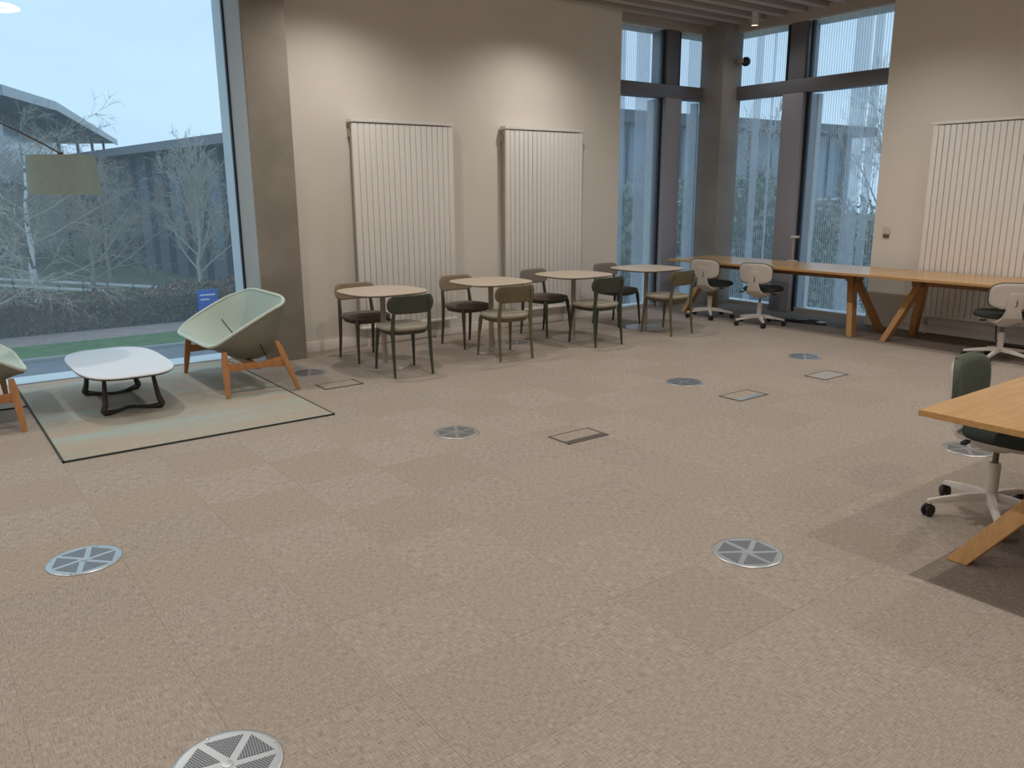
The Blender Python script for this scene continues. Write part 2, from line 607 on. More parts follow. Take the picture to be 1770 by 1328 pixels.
tiles = []
ix0, iy0 = int((XL - 0.583) / 0.5) - 1, int((YF - 0.146) / 0.5) - 1
for i in range(ix0, 20):
    for j in range(iy0, 18):
        x0, x1 = max(0.583 + 0.5 * i, XL), min(1.083 + 0.5 * i, GB - 0.02)
        y0, y1 = max(0.146 + 0.5 * j, YF), min(0.646 + 0.5 * j, GA - 0.01)
        if x1 - x0 < 0.02 or y1 - y0 < 0.02:
            continue
        for z in zone_split(x0, x1, y0, y1):
            tiles.append(z + ((i + j) % 2,))


def tile_area(t):
    x0, x1, y0, y1 = t[:4]
    if x0 > 0.55 and x1 < 2.4 and y0 > 5.39:
        return 0.0                                  # under the rug
    ps = [project((x, y, 0)) for x, y in ((x0, y0), (x1, y0), (x1, y1), (x0, y1))]
    if any(p is None for p in ps):
        return 0.0
    cx, cy = sum(p[0] for p in ps) / 4, sum(p[1] for p in ps) / 4
    if not (-40 < cx < 1810 and -40 < cy < 1400):
        return 0.0
    return abs(sum(ps[k][0] * ps[(k + 1) % 4][1] - ps[(k + 1) % 4][0] * ps[k][1] for k in range(4))) / 2


tiles.sort(key=tile_area, reverse=True)
GAP = 0.0002
cache = {}
rest = {k: MB() for k in ('tile_a', 'tile_b', 'tile_dark')}
for k, t in enumerate(tiles):
    x0, x1, y0, y1, dark, par = t
    mk = 'tile_dark' if dark else ('tile_a' if par else 'tile_b')
    if k < 296 and tile_area(t) > 60:
        key = (round(x1 - x0, 3), round(y1 - y0, 3), mk)
        if key not in cache:
            w, d = (x1 - x0) / 2 - GAP, (y1 - y0) / 2 - GAP
            cache[key] = MB().box(-w, w, -d, d, -0.007, 0).mesh('carpet_tile', M[mk], bevel=0.0005, segs=1)
        link('carpet_tile', cache[key], fl, ((x0 + x1) / 2, (y0 + y1) / 2, random.uniform(-0.0004, 0)))
    else:
        rest[mk].box(x0 + GAP, x1 - GAP, y0 + GAP, y1 - GAP, -0.007, -0.0002)
for mk, mb in rest.items():
    if mb.v:
        tag(mb.build('carpet_tiles_beyond', M[mk], fl, smooth=False), kind='stuff')

# walls -------------------------------------------------------------
w = struct('wall_back', 'plain warm white painted wall behind the cafe tables')
mb = MB()
mb.box(2.66, 7.51, YA, EA, -0.3, TOP)                 # between column and corner window
mb.box(XL - 0.2, -2.2, YA, EA, -0.3, TOP)             # left of the big window
mb.box(-2.2, 2.66, YA, EA, WH, TOP)                   # lintel
mb.box(7.51, GB, GA - 0.04, EA, WH, TOP)              # lintel over corner window
mb.build('wall_face', M['wall'], w, smooth=False)
w = struct('wall_right', 'plain warm white painted wall with the tall radiator')
mb = MB()
mb.box(XB, EB, YF, 5.24, -0.3, TOP)
mb.box(GB - 0.05, EB, 5.24, EA, WH, TOP)
mb.build('wall_face', M['wall'], w, smooth=False)
tag(MB().box(XL - 0.2, XL, YF, EA, -0.3, TOP).build('wall_left', M['wall'], smooth=False), 'painted wall at the far side of the room', kind='structure')
tag(MB().box(XL - 0.2, EB, YF - 0.2, YF, -0.3, TOP).build('wall_front', M['wall'], smooth=False), 'painted wall opposite the cafe tables', kind='structure')

# column beside the large window, corner column
c = MB().box(2.645, 3.045, 7.52, 7.96, 0, TOP).build('column', M['concrete'], bevel=0.006)
tag(c, 'square concrete column beside the large window', kind='structure')
c = MB().box(9.10, 9.485, 7.51, 7.90, 0, TOP).build('column', M['concrete_dark'], bevel=0.006)
tag(c, 'dark concrete column in the glazed corner', kind='structure')

# skirting
tag(MB().box(3.045, 7.51, YA - 0.015, YA, 0, 0.10).build('baseboard_back', M['skirting'], bevel=0.003), 'white skirting board along the back wall', kind='structure')
tag(MB().box(XB - 0.015, XB, YF, 5.24, 0, 0.10).build('baseboard_right', M['skirting'], bevel=0.003), 'white skirting board along the right wall', kind='structure')

# ceiling -----------------------------------------------------------
ce = struct('ceiling', 'dark ceiling behind long grey timber slats')
MB().box(XL - 0.2, EB, YF - 0.2, EA, TOP, TOP + 0.15).build('ceiling_slab', M['ceiling'], ce, smooth=False)
sm = MB().box(XL, GB - 0.06, -0.055, 0.055, CEIL, CEIL + 0.14).mesh('slat', M['slat'], bevel=0.004, segs=1)
sm2 = MB().box(XL, XB - 0.02, -0.055, 0.055, CEIL, CEIL + 0.14).mesh('slat', M['slat'], bevel=0.004, segs=1)
y = 7.72
while y > YF + 0.2:
    link('slat', sm if y > 5.3 else sm2, ce, (0, y, 0))
    y -= 0.30
MB().box(7.51, GB - 0.05, 7.84, GA - 0.05, WH, CEIL + 0.06).build('bulkhead', M['slat'], ce, smooth=False)
MB().box(GB - 0.14, GB - 0.05, 5.24, 7.84, WH, CEIL + 0.06).build('bulkhead', M['slat'], ce, smooth=False)

# windows -----------------------------------------------------------
w1 = struct('window_1', 'large floor-to-ceiling window behind the lounge chairs')
MB().box(-2.2, 2.645, GA, GA + 0.02, 0.012, WH).build('pane', M['glass'], w1, smooth=False)
mb = MB()
mb.box(2.62, 2.66, GA - 0.012, GA + 0.03, 0, WH)
mb.box(-2.2, -2.16, GA - 0.012, GA + 0.03, 0, WH)
mb.build('gasket', M['gasket'], w1, smooth=False)
MB().box(2.635, 2.645, 7.53, GA - 0.012, 0, WH).build('inner_reveal', M['reveal'], w1, smooth=False)
MB().box(2.632, 2.66, GA + 0.03, EA + 0.01, -0.05, WH).build('outer_reveal', M['facade_white'], w1, smooth=False)
MB().box(-2.2, 2.645, GA - 0.01, EA + 0.02, -0.06, 0.012).build('sill', M['facade_white'], w1, smooth=False)

TZ0, TZ1 = 2.79, 2.955
w2 = struct('window_2', 'tall glazing between back wall and corner column')
for x0, x1 in ((7.51, 8.40), (8.68, 9.46)):
    MB().box(x0, x1, GA, GA + 0.003, 0.03, TZ0).build('pane', M['glass_x'], w2, smooth=False)
    MB().box(x0, x1, GA, GA + 0.003, TZ1, WH).build('pane', M['glass_x'], w2, smooth=False)
MB().box(8.39, 8.69, GA - 0.10, GA + 0.22, 0, TZ0).build('mullion', M['frame_box'], w2, 0.006)
MB().box(8.42, 8.66, GA - 0.06, GA + 0.22, TZ1, WH).build('mullion', M['frame_grey'], w2, 0.006)
MB().box(7.51, 9.46, GA - 0.10, GA + 0.10, TZ0, TZ1).build('transom', M['frame_grey'], w2, 0.008)
mb = MB()
for x in (7.51, 8.375, 8.69, 9.44):
    mb.box(x, x + 0.022, GA - 0.03, GA + 0.04, 0, WH)
MB().box(7.51, 9.46, GA - 0.03, GA + 0.04, 0, 0.05).build('bottom_rail', M['reveal'], w2, smooth=False)
mb.build('frame', M['gasket'], w2, smooth=False)
mb = MB()
for x in (8.30, 9.16):
    mb.box(x, x + 0.03, GA + 0.04, GA + 0.16, -0.05, TZ0 - 0.02)
mb.build('outer_jamb', M['facade_white'], w2, smooth=False)
MB().box(7.45, 9.5, GA + 0.03, EA + 0.02, -0.06, 0.02).build('sill', M['facade_white'], w2, smooth=False)

w3 = struct('window_3', 'tall glazing between corner column and right wall')
for y0, y1 in ((5.24, 6.46), (6.76, 7.90)):
    MB().box(GB, GB + 0.003, y0, y1, 0.03, TZ0).build('pane', M['glass_y'], w3, smooth=False)
    MB().box(GB, GB + 0.003, y0, y1, TZ1, WH).build('pane', M['glass_y'], w3, smooth=False)
MB().box(GB - 0.10, GB + 0.22, 6.47, 6.77, 0, TZ0).build('mullion', M['frame_box'], w3, 0.006)
MB().box(GB - 0.06, GB + 0.22, 6.50, 6.74, TZ1, WH).build('mullion', M['frame_grey'], w3, 0.006)
MB().box(GB - 0.10, GB + 0.10, 5.24, 7.90, TZ0, TZ1).build('transom', M['frame_grey'], w3, 0.008)
mb = MB()
for y in (5.24, 6.43, 6.77, 7.87):
    mb.box(GB - 0.03, GB + 0.04, y, y + 0.03, 0, WH)
MB().box(GB - 0.03, GB + 0.04, 5.24, 7.90, 0, 0.05).build('bottom_rail', M['reveal'], w3, smooth=False)
mb.build('frame', M['gasket'], w3, smooth=False)
mb = MB()
mb.box(GB + 0.04, GB + 0.13, 6.33, 6.36, -0.05, TZ0 - 0.02)
mb.box(GB + 0.04, EB + 0.02, 5.215, 5.25, -0.05, WH)
mb.build('outer_jamb', M['facade_white'], w3, smooth=False)
MB().box(GB + 0.03, EB + 0.02, 5.2, 8.2, -0.06, 0.02).build('sill', M['facade_white'], w3, smooth=False)

# outer frosted fins in front of the corner glazing
fin = 'translucent glass fin standing upright outside the corner windows'
for k, (x, d) in enumerate(((8.16, 0.16), (8.62, 0.14), (9.72, 0.16))):
    tag(MB().box(x, x + 0.02, 8.42, 8.42 + d + 0.1, -0.6, 4.4).build('facade_fin', M['fin'], smooth=False), fin, 'glass fin', 'glass fins outside the corner')
for k, (yy, d) in enumerate(((7.66, 0.14), (7.37, 0.03), (6.16, 0.34), (5.90, 0.16), (5.60, 0.2))):
    tag(MB().box(10.0, 10.0 + d, yy, yy + 0.02, -0.6, 4.4).build('facade_fin', M['fin'], smooth=False), fin, 'glass fin', 'glass fins outside the corner')

# ================================================================== RADIATORS
def radiator(name, label, T, width, n, z0=0.19, z1=2.30):
    """local frame: x along wall, y = distance from wall (front at -), built at wall plane y=0"""
    t = thing(name, label, 'radiator')
    t.matrix_world = T
    p = width / n
    tm = MB().box(-p / 2 + 0.003, p / 2 - 0.003, -0.115, -0.085, z0 + 0.02, z1 - 0.03).mesh('radiator_tube', M['radiator'], 0.004, segs=2)
    for i in range(n):
        link('radiator_tube', tm, t, (-width / 2 + p * (i + 0.5), 0, 0))
    MB().box(-width / 2 + 0.01, width / 2 - 0.01, -0.083, -0.03, z0 + 0.03, z1 - 0.04).build('back_panel', M['rad_dark'], t, smooth=False)
    MB().box(-width / 2 - 0.012, width / 2 + 0.012, -0.125, -0.02, z1 - 0.02, z1 + 0.012).build('top_cap', M['radiator'], t, 0.003)
    MB().box(-width / 2, width / 2, -0.125, -0.03, z0, z0 + 0.022).build('bottom_rail', M['radiator'], t, 0.003)
    for s in (-1, 1):
        MB().box(s * (width / 2 - 0.02) - 0.02, s * (width / 2 - 0.02) + 0.02, -0.06, 0.0, z1 - 0.16, z1 - 0.08).build('bracket', M['rad_dark'], t, smooth=False)
    for s in (-0.42, 0.30):
        v = MB().tube([(s * width, -0.075, z0 + 0.01), (s * width, -0.075, 0.0)], 0.011, 10).build('pipe', M['skirting'], t)
        MB().tube([(s * width, -0.075, z0 - 0.03), (s * width, -0.075, z0 - 0.10)], 0.022, 10).build('valve', M['steel_soft'], v)
    return t


radiator('radiator', 'tall white panel radiator behind the cafe table nearest the lounge armchair', Matrix.Translation((4.33, YA, 0)), 1.19, 18)
radiator('radiator', 'tall white panel radiator on the back wall nearer the corner windows', Matrix.Translation((6.21, YA, 0)), 1.16, 18)
radiator('radiator', 'tall wide white panel radiator on the wall behind the oak desks', Matrix.Translation((XB, 3.80, 0)) @ Matrix.Rotation(-pi / 2, 4, 'Z'), 1.62, 26, 0.20, 2.28)

# ================================================================== FLOOR GRILLES AND FLOOR BOXES
def make_grille():
    t = thing('floor_grille', '', 'floor grille')
    R = 0.155
    MB().lathe([(R, 0.0), (R, 0.003), (R - 0.004, 0.0055), (R - 0.012, 0.0055), (0.128, 0.0045), (0.0, 0.0045)], 56).build('disc', M['steel'], t)
    poly = []
    th = 0.0
    def P(r, a):
        return (r * cos(radians(a)), r * sin(radians(a)))
    a0 = P(0.026, 14)
    c0, c1 = P(0.132, 2), P(0.134, 52)
    poly = [a0, c0, c1]
    pm = MB().prism(poly, 0.0042, 0.0053).mesh('perforated_panel', M['perf'], smooth=False)
    for k in range(6):
        link('perforated_panel', pm, t, (0, 0, 0), radians(60 * k))
    MB().lathe([(0.016, 0.004), (0.016, 0.0062), (0.010, 0.0068), (0.0, 0.0068)], 16).build('hub', M['steel'], t)
    for k in range(4):
        a = radians(45 + 90 * k)
        MB().lathe([(0.005, 0.005), (0.005, 0.0072), (0, 0.0075)], 8, (0.145 * cos(a), 0.145 * sin(a), 0)).build('screw', M['steel'], t)
    return t


gr0 = make_grille()
for k, (x, y, rz, lab) in enumerate((
        (0.444, 3.833, 15, 'bright round steel floor grille just in front of the striped rug'),
        (0.53, 2.10, 50, 'round steel floor grille on open carpet, the one farthest from the rug and the windows'),
        (2.859, 2.083, 28, 'round steel floor grille on open carpet near the oak table with the green office chair'),
        (2.834, 4.469, 5, 'round steel floor grille beside the floor box with the wide brown strip'),
        (5.174, 4.518, 20, 'round steel floor grille beside the floor box with the bluish strip'),
        (6.913, 4.524, 40, 'round steel floor grille near the floor box with the grey lid'),
        (2.788, 6.863, 10, 'round steel floor grille between lounge armchair and first cafe table'),
        (5.156, 6.879, 0, 'round steel floor grille in the shade between two cafe tables by the radiators'),
        (5.184, 2.183, 33, 'round steel floor grille behind the green office chair at the near oak table'))):
    g = gr0 if k == 0 else copy_tree(gr0)
    g.location = (x, y, 0.0)
    g.rotation_euler = (0, 0, radians(rz))
    tag(g, lab, 'floor grille', 'round floor grilles')


def floor_box(cx, cy, label, lid, strip, strip_w, strip_mat):
    t = thing('floor_box', label, 'floor box', (cx, cy, 0.0), 0, 'floor boxes')
    W, D = 0.178, 0.106
    mb = MB()
    e = 0.010
    mb.box(-W, W, D - e, D, 0, 0.004); mb.box(-W, W, -D, -D + e, 0, 0.004)
    mb.box(-W, -W + e * 1.6, -D, D, 0, 0.004); mb.box(W - e * 1.6, W, -D, D, 0, 0.004)
    mb.build('frame', M['box_frame'], t, 0.001, segs=1)
    MB().box(-W + e * 1.6, W - e * 1.6, -D + e + strip_w, D - e, 0, 0.0025).build('lid', lid, t, 0.0008, segs=1)
    if strip_w:
        MB().box(-W + e * 1.6, W - e * 1.6, -D + e, -D + e + strip_w, 0, 0.0033).build('cable_flap', strip_mat, t, 0.0008, segs=1)
    return t


floor_box(3.437, 3.90, 'carpet-lidded floor box with a wide dark brown strip along one side', M['tile_b'], True, 0.05, M['box_strip'])
floor_box(5.197, 3.92, 'carpet-lidded floor box with a bluish steel strip along one side', M['tile_b'], True, 0.045, M['steel'])
floor_box(6.353, 3.93, 'floor box with a plain pale grey lid and thin brown frame', M['box_lid_grey'], True, 0.0, None)
floor_box(2.81, 6.275, 'carpet-lidded floor box with a thin frame beside the lounge armchair', M['tile_b'], True, 0.012, M['box_strip'])

# ================================================================== RUGS
rug = thing('rug', 'rug in soft green and brown bands under coffee table and armchair', 'rug', (0, 0, 0))
MB().box(0.592, 2.36, 5.409, 7.925, 0.0, 0.009).build('pile', M['rug'], rug, 0.003)
mb = MB()
mb.box(0.583, 2.369, 5.400, 5.410, 0, 0.011); mb.box(0.583, 2.369, 7.924, 7.934, 0, 0.011)
mb.box(0.583, 0.593, 5.400, 7.934, 0, 0.011); mb.box(2.359, 2.369, 5.400, 7.934, 0, 0.011)
mb.build('binding', M['rug_edge'], rug, smooth=False)
mat2 = thing('floor_mat', 'pale floor mat behind the armchair that is cut off by the picture edge', 'mat', (0, 0, 0))
MB().box(-1.6, 0.570, 7.09, 7.93, 0.0, 0.008).build('pile', mat('mat_pale', (176, 166, 158), 0.9), mat2, 0.003)
MB().box(-1.6, 0.576, 7.078, 7.09, 0, 0.010).build('binding', M['rug_edge'], mat2, smooth=False)


# ================================================================== LOUNGE CHAIRS
def make_lounge(label):
    t = thing('lounge_chair', label, 'armchair', (0, 0, 0))
    NU, NV = 28, 28
    W = 0.565

    def plan(u, v):
        """unit square -> rounded outline"""
        a, b = 2 * u - 1, 2 * v - 1
        s_ = max(abs(a), abs(b))
        if s_ < 1e-6:
            return 0.0, 0.0
        th = atan2(b, a)
        q = 6.5
        r_ = (abs(cos(th)) ** q + abs(sin(th)) ** q) ** (-1 / q)
        return s_ * r_ * cos(th), s_ * r_ * sin(th)

    prof_in = [(-0.36, 0.405), (-0.20, 0.355), (-0.02, 0.300), (0.11, 0.270), (0.18, 0.37), (0.24, 0.55), (0.30, 0.755)]
    prof_out = [(-0.345, 0.375), (-0.20, 0.30), (-0.04, 0.225), (0.12, 0.215), (0.235, 0.29), (0.29, 0.52), (0.325, 0.74)]

    def prof(pr, v):
        s = v * (len(pr) - 1)
        i = min(int(s), len(pr) - 2)
        f = s - i
        p = [pr[max(0, min(len(pr) - 1, i + k))] for k in (-1, 0, 1, 2)]
        out = []
        for d in (0, 1):
            a, b, c, e = (q[d] for q in p)
            out.append(0.5 * (2 * b + (c - a) * f + (2 * a - 5 * b + 4 * c - e) * f * f + (3 * b - a - 3 * c + e) * f ** 3))
        return out

    def surf(pr, off, bulge):
        G = []
        for i in range(NV + 1):
            row = []
            for j in range(NU + 1):
                a, b = plan(j / NU, i / NV)
                u, v = a, (b + 1) / 2
                px, pz = prof(pr, v)
                # rim line, straight from front corner to back corner
                rx = -0.37 + 0.66 * v
                rz = 0.41 + 0.335 * v + 0.012 * sin(pi * v)
                wgt = min(1, abs(u)) ** bulge
                hx = px * (1 - wgt) + rx * wgt
                hz = pz * (1 - wgt) + (rz - off) * wgt
                yy = u * W * (0.94 + 0.06 * sin(pi * v))
                row.append((hx, yy, hz))
            G.append(row)
        return G

    P = surf(prof_in, 0.0, 3.4)
    Q = surf(prof_out, 0.03, 4.2)
    # inner cushion surface with a soft lip, outer shell below
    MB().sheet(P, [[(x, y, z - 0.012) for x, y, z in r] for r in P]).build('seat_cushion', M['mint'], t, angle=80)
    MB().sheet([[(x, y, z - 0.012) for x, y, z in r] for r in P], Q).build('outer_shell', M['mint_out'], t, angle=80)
    ring = P[0] + [P[i][-1] for i in range(1, NV + 1)] + P[NV][-2::-1] + [P[i][0] for i in range(NV - 1, 0, -1)]
    ring = [(x, y, z - 0.008) for x, y, z in ring]
    MB().tube(ring + [ring[0]], 0.013, 8, caps=False).build('rim_piping', M['piping'], t, angle=80)
    iv = int(NV * 0.5) + 1
    MB().tube([(x, y, z + 0.002) for x, y, z in P[iv][2:-2]], 0.0045, 5).build('seat_crease', M['seam'], t)
    for s in (-1, 1):
        path = []
        for k in range(5):
            j = (2 + k) if s < 0 else NU - 2 - k
            a, b, c_ = Q[int(NV * 0.53)][j]
            path.append((a + 0.004 + 0.008 * k, b + s * 0.007, c_ - 0.005))
        MB().tube(path, 0.004, 5).build('side_seam', M['seam'], t, angle=80)
    # timber frame: legs and rails
    legs = {}
    for sx, fx, tx, tz in ((-1, -0.285, -0.255, 0.36), (1, 0.30, 0.175, 0.40)):
        for sy in (-1, 1):
            top = Vector((tx, sy * 0.50, tz))
            foot = Vector((fx, sy * 0.60, 0.0))
            rings = []
            for f, hw in ((0, 0.015), (0.45, 0.024), (0.8, 0.026), (1.0, 0.018)):
                c = foot.lerp(top, f)
                rings.append([(c.x - hw, c.y - 0.014, c.z), (c.x + hw, c.y - 0.014, c.z), (c.x + hw, c.y + 0.014, c.z), (c.x - hw, c.y + 0.014, c.z)])
            MB().loft(rings).build('leg', M['wood_chair'], t, 0.004)
    for sy in (-1, 1):
        y0 = sy * 0.535
        rings = []
        for x, z, h in ((-0.255, 0.235, 0.034), (0.0, 0.225, 0.022), (0.215, 0.235, 0.045)):
            rings.append([(x, y0 - 0.012, z - h), (x, y0 + 0.012, z - h), (x, y0 + 0.012, z + h), (x, y0 - 0.012, z + h)])
        MB().loft(rings).build('side_rail', M['wood_chair'], t, 0.004)
    MB().box(-0.02, 0.02, -0.53, 0.53, 0.19, 0.235).build('cross_rail', M['wood_chair'], t, 0.004)
    return t


lc = make_lounge('pale mint tub lounge chair on wooden legs in front of the concrete column')
lc.location = (2.17, 6.93, 0.009)
lc2 = copy_tree(lc)
lc2.location = (0.20, 6.93, 0.0)
lc2.rotation_euler = (0, 0, pi)
tag(lc2, 'pale mint tub lounge chair facing the one by the column across the coffee table')
for o in (lc, lc2):
    tag(o, None, 'armchair', 'mint lounge chairs')

# ================================================================== COFFEE TABLE
ct = thing('coffee_table', 'low white coffee table with rounded top and dark metal legs on the rug', 'table', (1.20, 6.77, 0.009))
base = superellipse(0.335, 0.655, 3.2, 64)
MB().loft([[(x * s, y * s, z) for x, y in base] for s, z in ((0.0, 0.325), (0.9, 0.325), (0.995, 0.325), (1.0, 0.322), (1.0, 0.316), (0.99, 0.313))], False).build('tabletop', M['white_top'], ct, angle=50)
MB().loft([[(x * s, y * s, z) for x, y in base] for s, z in ((0.992, 0.315), (0.975, 0.302), (0.90, 0.298), (0.0, 0.298))], False).build('table_edge', M['dark_metal'], ct, angle=50)
for s in (-1, 1):
    y0 = s * 0.375
    yt = s * 0.33
    pts = [(-0.165, yt, 0.298), (-0.185, y0, 0.10), (-0.200, y0 + s * 0.01, 0.035), (-0.165, y0, 0.016), (-0.09, y0 - s * 0.05, 0.014),
           (0.0, y0 - s * 0.11, 0.016), (0.09, y0 - s * 0.05, 0.014), (0.165, y0, 0.016), (0.200, y0 + s * 0.01, 0.035), (0.185, y0, 0.10), (0.165, yt, 0.298)]
    rad = [0.013, 0.019, 0.026, 0.020, 0.013, 0.012, 0.013, 0.020, 0.026, 0.019, 0.013]
    # sample a smooth path through the points
    P2, R2 = [], []
    for i in range(len(pts) - 1):
        for f in (0, 0.33, 0.66):
            q = [Vector(pts[max(0, min(len(pts) - 1, i + k))]) for k in (-1, 0, 1, 2)]
            a, b, c_, e = q
            P2.append(0.5 * (2 * b + (c_ - a) * f + (2 * a - 5 * b + 4 * c_ - e) * f * f + (3 * b - a - 3 * c_ + e) * f ** 3))
            R2.append(rad[i] * (1 - f) + rad[i + 1] * f)
    P2.append(Vector(pts[-1])); R2.append(rad[-1])
    P2 = [Vector((p.x, p.y, max(p.z, r * 0.98))) for p, r in zip(P2, R2)]
    MB().tube(P2, R2, 10).build('leg_frame', M['dark_metal'], ct, angle=60)
    MB().box(-0.17, 0.17, yt - 0.012, yt + 0.012, 0.284, 0.299).build('top_bar', M['dark_metal'], ct, 0.003)

# ================================================================== ARC FLOOR LAMP
al = thing('floor_lamp', 'arched floor lamp with sage green drum shade over the coffee table', 'lamp', (-0.85, 7.02, 0.009))
MB().lathe([(0.19, 0), (0.19, 0.02), (0.18, 0.03), (0.02, 0.035), (0.0, 0.035)], 40).build('base', M['dark_metal'], al)
path = [(0, 0, 0.03), (0.0, 0, 0.7), (0.02, 0, 1.2), (0.10, 0, 1.6), (0.28, 0, 1.95), (0.60, 0, 2.18), (0.98, 0, 2.26), (1.36, 0, 2.17), (1.60, 0, 2.05), (1.78, -0.01, 1.945), (1.87, -0.02, 1.885)]
MB().tube(path, [0.012, 0.012, 0.011, 0.010, 0.009, 0.008, 0.007, 0.006, 0.006, 0.006, 0.006], 8).build('arc_pole', M['dark_metal'], al, angle=80)
sc = (1.875, -0.02, 0)
mb = MB()
mb.loft([[(sc[0] + r * cos(2 * pi * k / 48), sc[1] + r * sin(2 * pi * k / 48), z) for k in range(48)] for r, z in
         ((0.246, 1.585), (0.228, 1.868), (0.224, 1.868), (0.242, 1.585), (0.246, 1.585))], False)
sh = mb.build('shade', M['shade'], al, angle=50)
MB().lathe([(0.226, 1.852), (0.226, 1.858), (0.0, 1.858)], 32, sc).build('diffuser', M['shade'], sh)
MB().lathe([(0.018, 1.80), (0.02, 1.89), (0.0, 1.90)], 12, sc).build('lamp_holder', M['dark_metal'], al)


# ================================================================== CAFE TABLES AND CHAIRS
def make_table():
    t = thing('cafe_table', '', 'table')
    b = superellipse(0.378, 0.378, 3.0, 64)
    MB().loft([[(x * s, y * s, z) for x, y in b] for s, z in ((0.0, 0.712), (0.9, 0.712), (0.996, 0.712), (1.0, 0.709), (1.0, 0.705))], False).build('tabletop', M['table_beige'], t, angle=50)
    MB().loft([[(x * s, y * s, z) for x, y in b] for s, z in ((1.0, 0.7055), (0.985, 0.696), (0.9, 0.690), (0.0, 0.690))], False).build('top_edge', M['table_edge'], t, angle=50)
    MB().tube([(0, 0, 0.012), (0, 0, 0.69)], 0.026, 20).build('stem', M['stem'], t)
    MB().lathe([(0.235, 0), (0.235, 0.006), (0.230, 0.010), (0.035, 0.012), (0.03, 0.03), (0.0, 0.03)], 48).build('foot_disc', M['steel_soft'], t)
    MB().box(-0.11, 0.11, -0.11, 0.11, 0.682, 0.691).build('mounting_plate', M['dark_metal'], t)
    return t


TABLES = ((3.49, 6.73, 'squarish beige cafe table closest to the lounge armchair'),
          (4.72, 6.73, 'second squarish beige cafe table counting from the lounge armchair'),
          (5.82, 6.72, 'third squarish beige cafe table counting from the lounge armchair'),
          (6.95, 6.72, 'squarish beige cafe table closest to the corner windows'))
tb0 = make_table()
for k, (x, y, lab) in enumerate(TABLES):
    t = tb0 if k == 0 else copy_tree(tb0)
    t.location = (x, y, 0)
    tag(t, lab, 'table', 'cafe tables in a row')


def make_cafe_chair(wood, back, seat):
    """faces local +y"""
    t = thing('cafe_chair', '', 'chair')
    for s in (-1, 1):
        MB().tube([(s * 0.182, -0.228, 0), (s * 0.178, -0.205, 0.22), (s * 0.176, -0.195, 0.42), (s * 0.170, -0.212, 0.55), (s * 0.160, -0.245, 0.68)],
                  [0.011, 0.015, 0.019, 0.016, 0.011], 10).build('leg', M[wood], t, angle=60)
        MB().tube([(s * 0.190, 0.205, 0), (s * 0.182, 0.188, 0.22), (s * 0.172, 0.17, 0.37), (s * 0.166, 0.16, 0.405)],
                  [0.010, 0.015, 0.021, 0.020], 10).build('leg', M[wood], t, angle=60)
    # apron frame
    rings = []
    for s, z in ((0.86, 0.375), (0.9, 0.372), (0.93, 0.40), (0.90, 0.415)):
        rings.append((s, z))
    pad(MB(), 0.208, 0.212, 3.0, [(0.80, 0.385), (0.88, 0.372), (0.93, 0.385), (0.94, 0.408), (0.85, 0.412)], (0, -0.005, 0)).build('seat_frame', M[wood], t, angle=50)
    pad(MB(), 0.222, 0.222, 2.9, [(0.80, 0.404), (0.95, 0.406), (1.0, 0.418), (1.0, 0.430), (0.96, 0.442), (0.80, 0.449), (0.4, 0.452), (0.02, 0.452)], (0, 0.0, 0)).build('seat', M[seat], t, angle=60)
    # curved pill-shaped backrest
    H, Wd, th = 0.082, 0.222, 0.010
    F, B = [], []
    for i in range(13):
        q = -1 + 2 * i / 12
        z = H * sin(q * pi / 2)
        half = Wd - H * 0.85 + 0.85 * sqrt(max(0, H * H - z * z))
        fr, bk = [], []
        for j in range(21):
            u = -1 + 2 * j / 20
            x = half * sin(u * pi / 2) if False else half * u
            yb = -0.252 + 1.15 * x * x - 0.10 * z * 1.2
            e = min(1, (1 - abs(q)) * 3) ** 0.5 * min(1, (1 - abs(u)) * 6) ** 0.5
            fr.append((x, yb + th * max(e, 0.15), 0.645 + z))
            bk.append((x, yb - th * max(e, 0.15), 0.645 + z))
        F.append(fr); B.append(bk)
    MB().sheet(F, B).build('backrest', M[back], t, angle=60)
    return t


KINDS = {'green': make_cafe_chair('ch_green', 'ch_green', 'seat_grey'),
         'olive': make_cafe_chair('ch_olive', 'ch_olive', 'seat_grey'),
         'khaki': make_cafe_chair('ch_khaki', 'ch_khaki', 'seat_grey'),
         'taupe': make_cafe_chair('ch_brown', 'ch_taupe', 'seat_brown'),
         'taupe_grey': make_cafe_chair('ch_green', 'ch_taupe_grey', 'seat_brown')}
used = set()
for kind, x, y, rz, lab in (
        ('green', 3.50, 6.385, -6, 'dark green cafe chair with grey seat at the table closest to the lounge armchair'),
        ('olive', 4.63, 6.375, -5, 'olive brown cafe chair with grey seat at the second table from the lounge armchair'),
        ('green', 5.82, 6.36, -2, 'dark green cafe chair with grey seat at the third table from the lounge armchair'),
        ('khaki', 6.90, 6.335, 3, 'khaki cafe chair with grey seat at the cafe table closest to the corner windows'),
        ('taupe', 3.515, 7.15, 180, 'brown cafe chair with taupe backrest at the table closest to the lounge armchair'),
        ('taupe', 4.69, 7.12, 182, 'brown cafe chair with taupe backrest at the second table from the lounge armchair'),
        ('taupe_grey', 5.76, 7.12, 186, 'dark cafe chair with grey-taupe backrest at the third table from the lounge armchair'),
        ('taupe_grey', 6.88, 7.13, 184, 'dark cafe chair with grey-taupe backrest at the table closest to the corner windows')):
    if kind in used:
        c = copy_tree(KINDS[kind])
    else:
        c = KINDS[kind]
        used.add(kind)
    c.location = (x, y, 0)
    c.rotation_euler = (0, 0, radians(rz))
    tag(c, lab, 'chair', 'cafe chairs along the back wall')

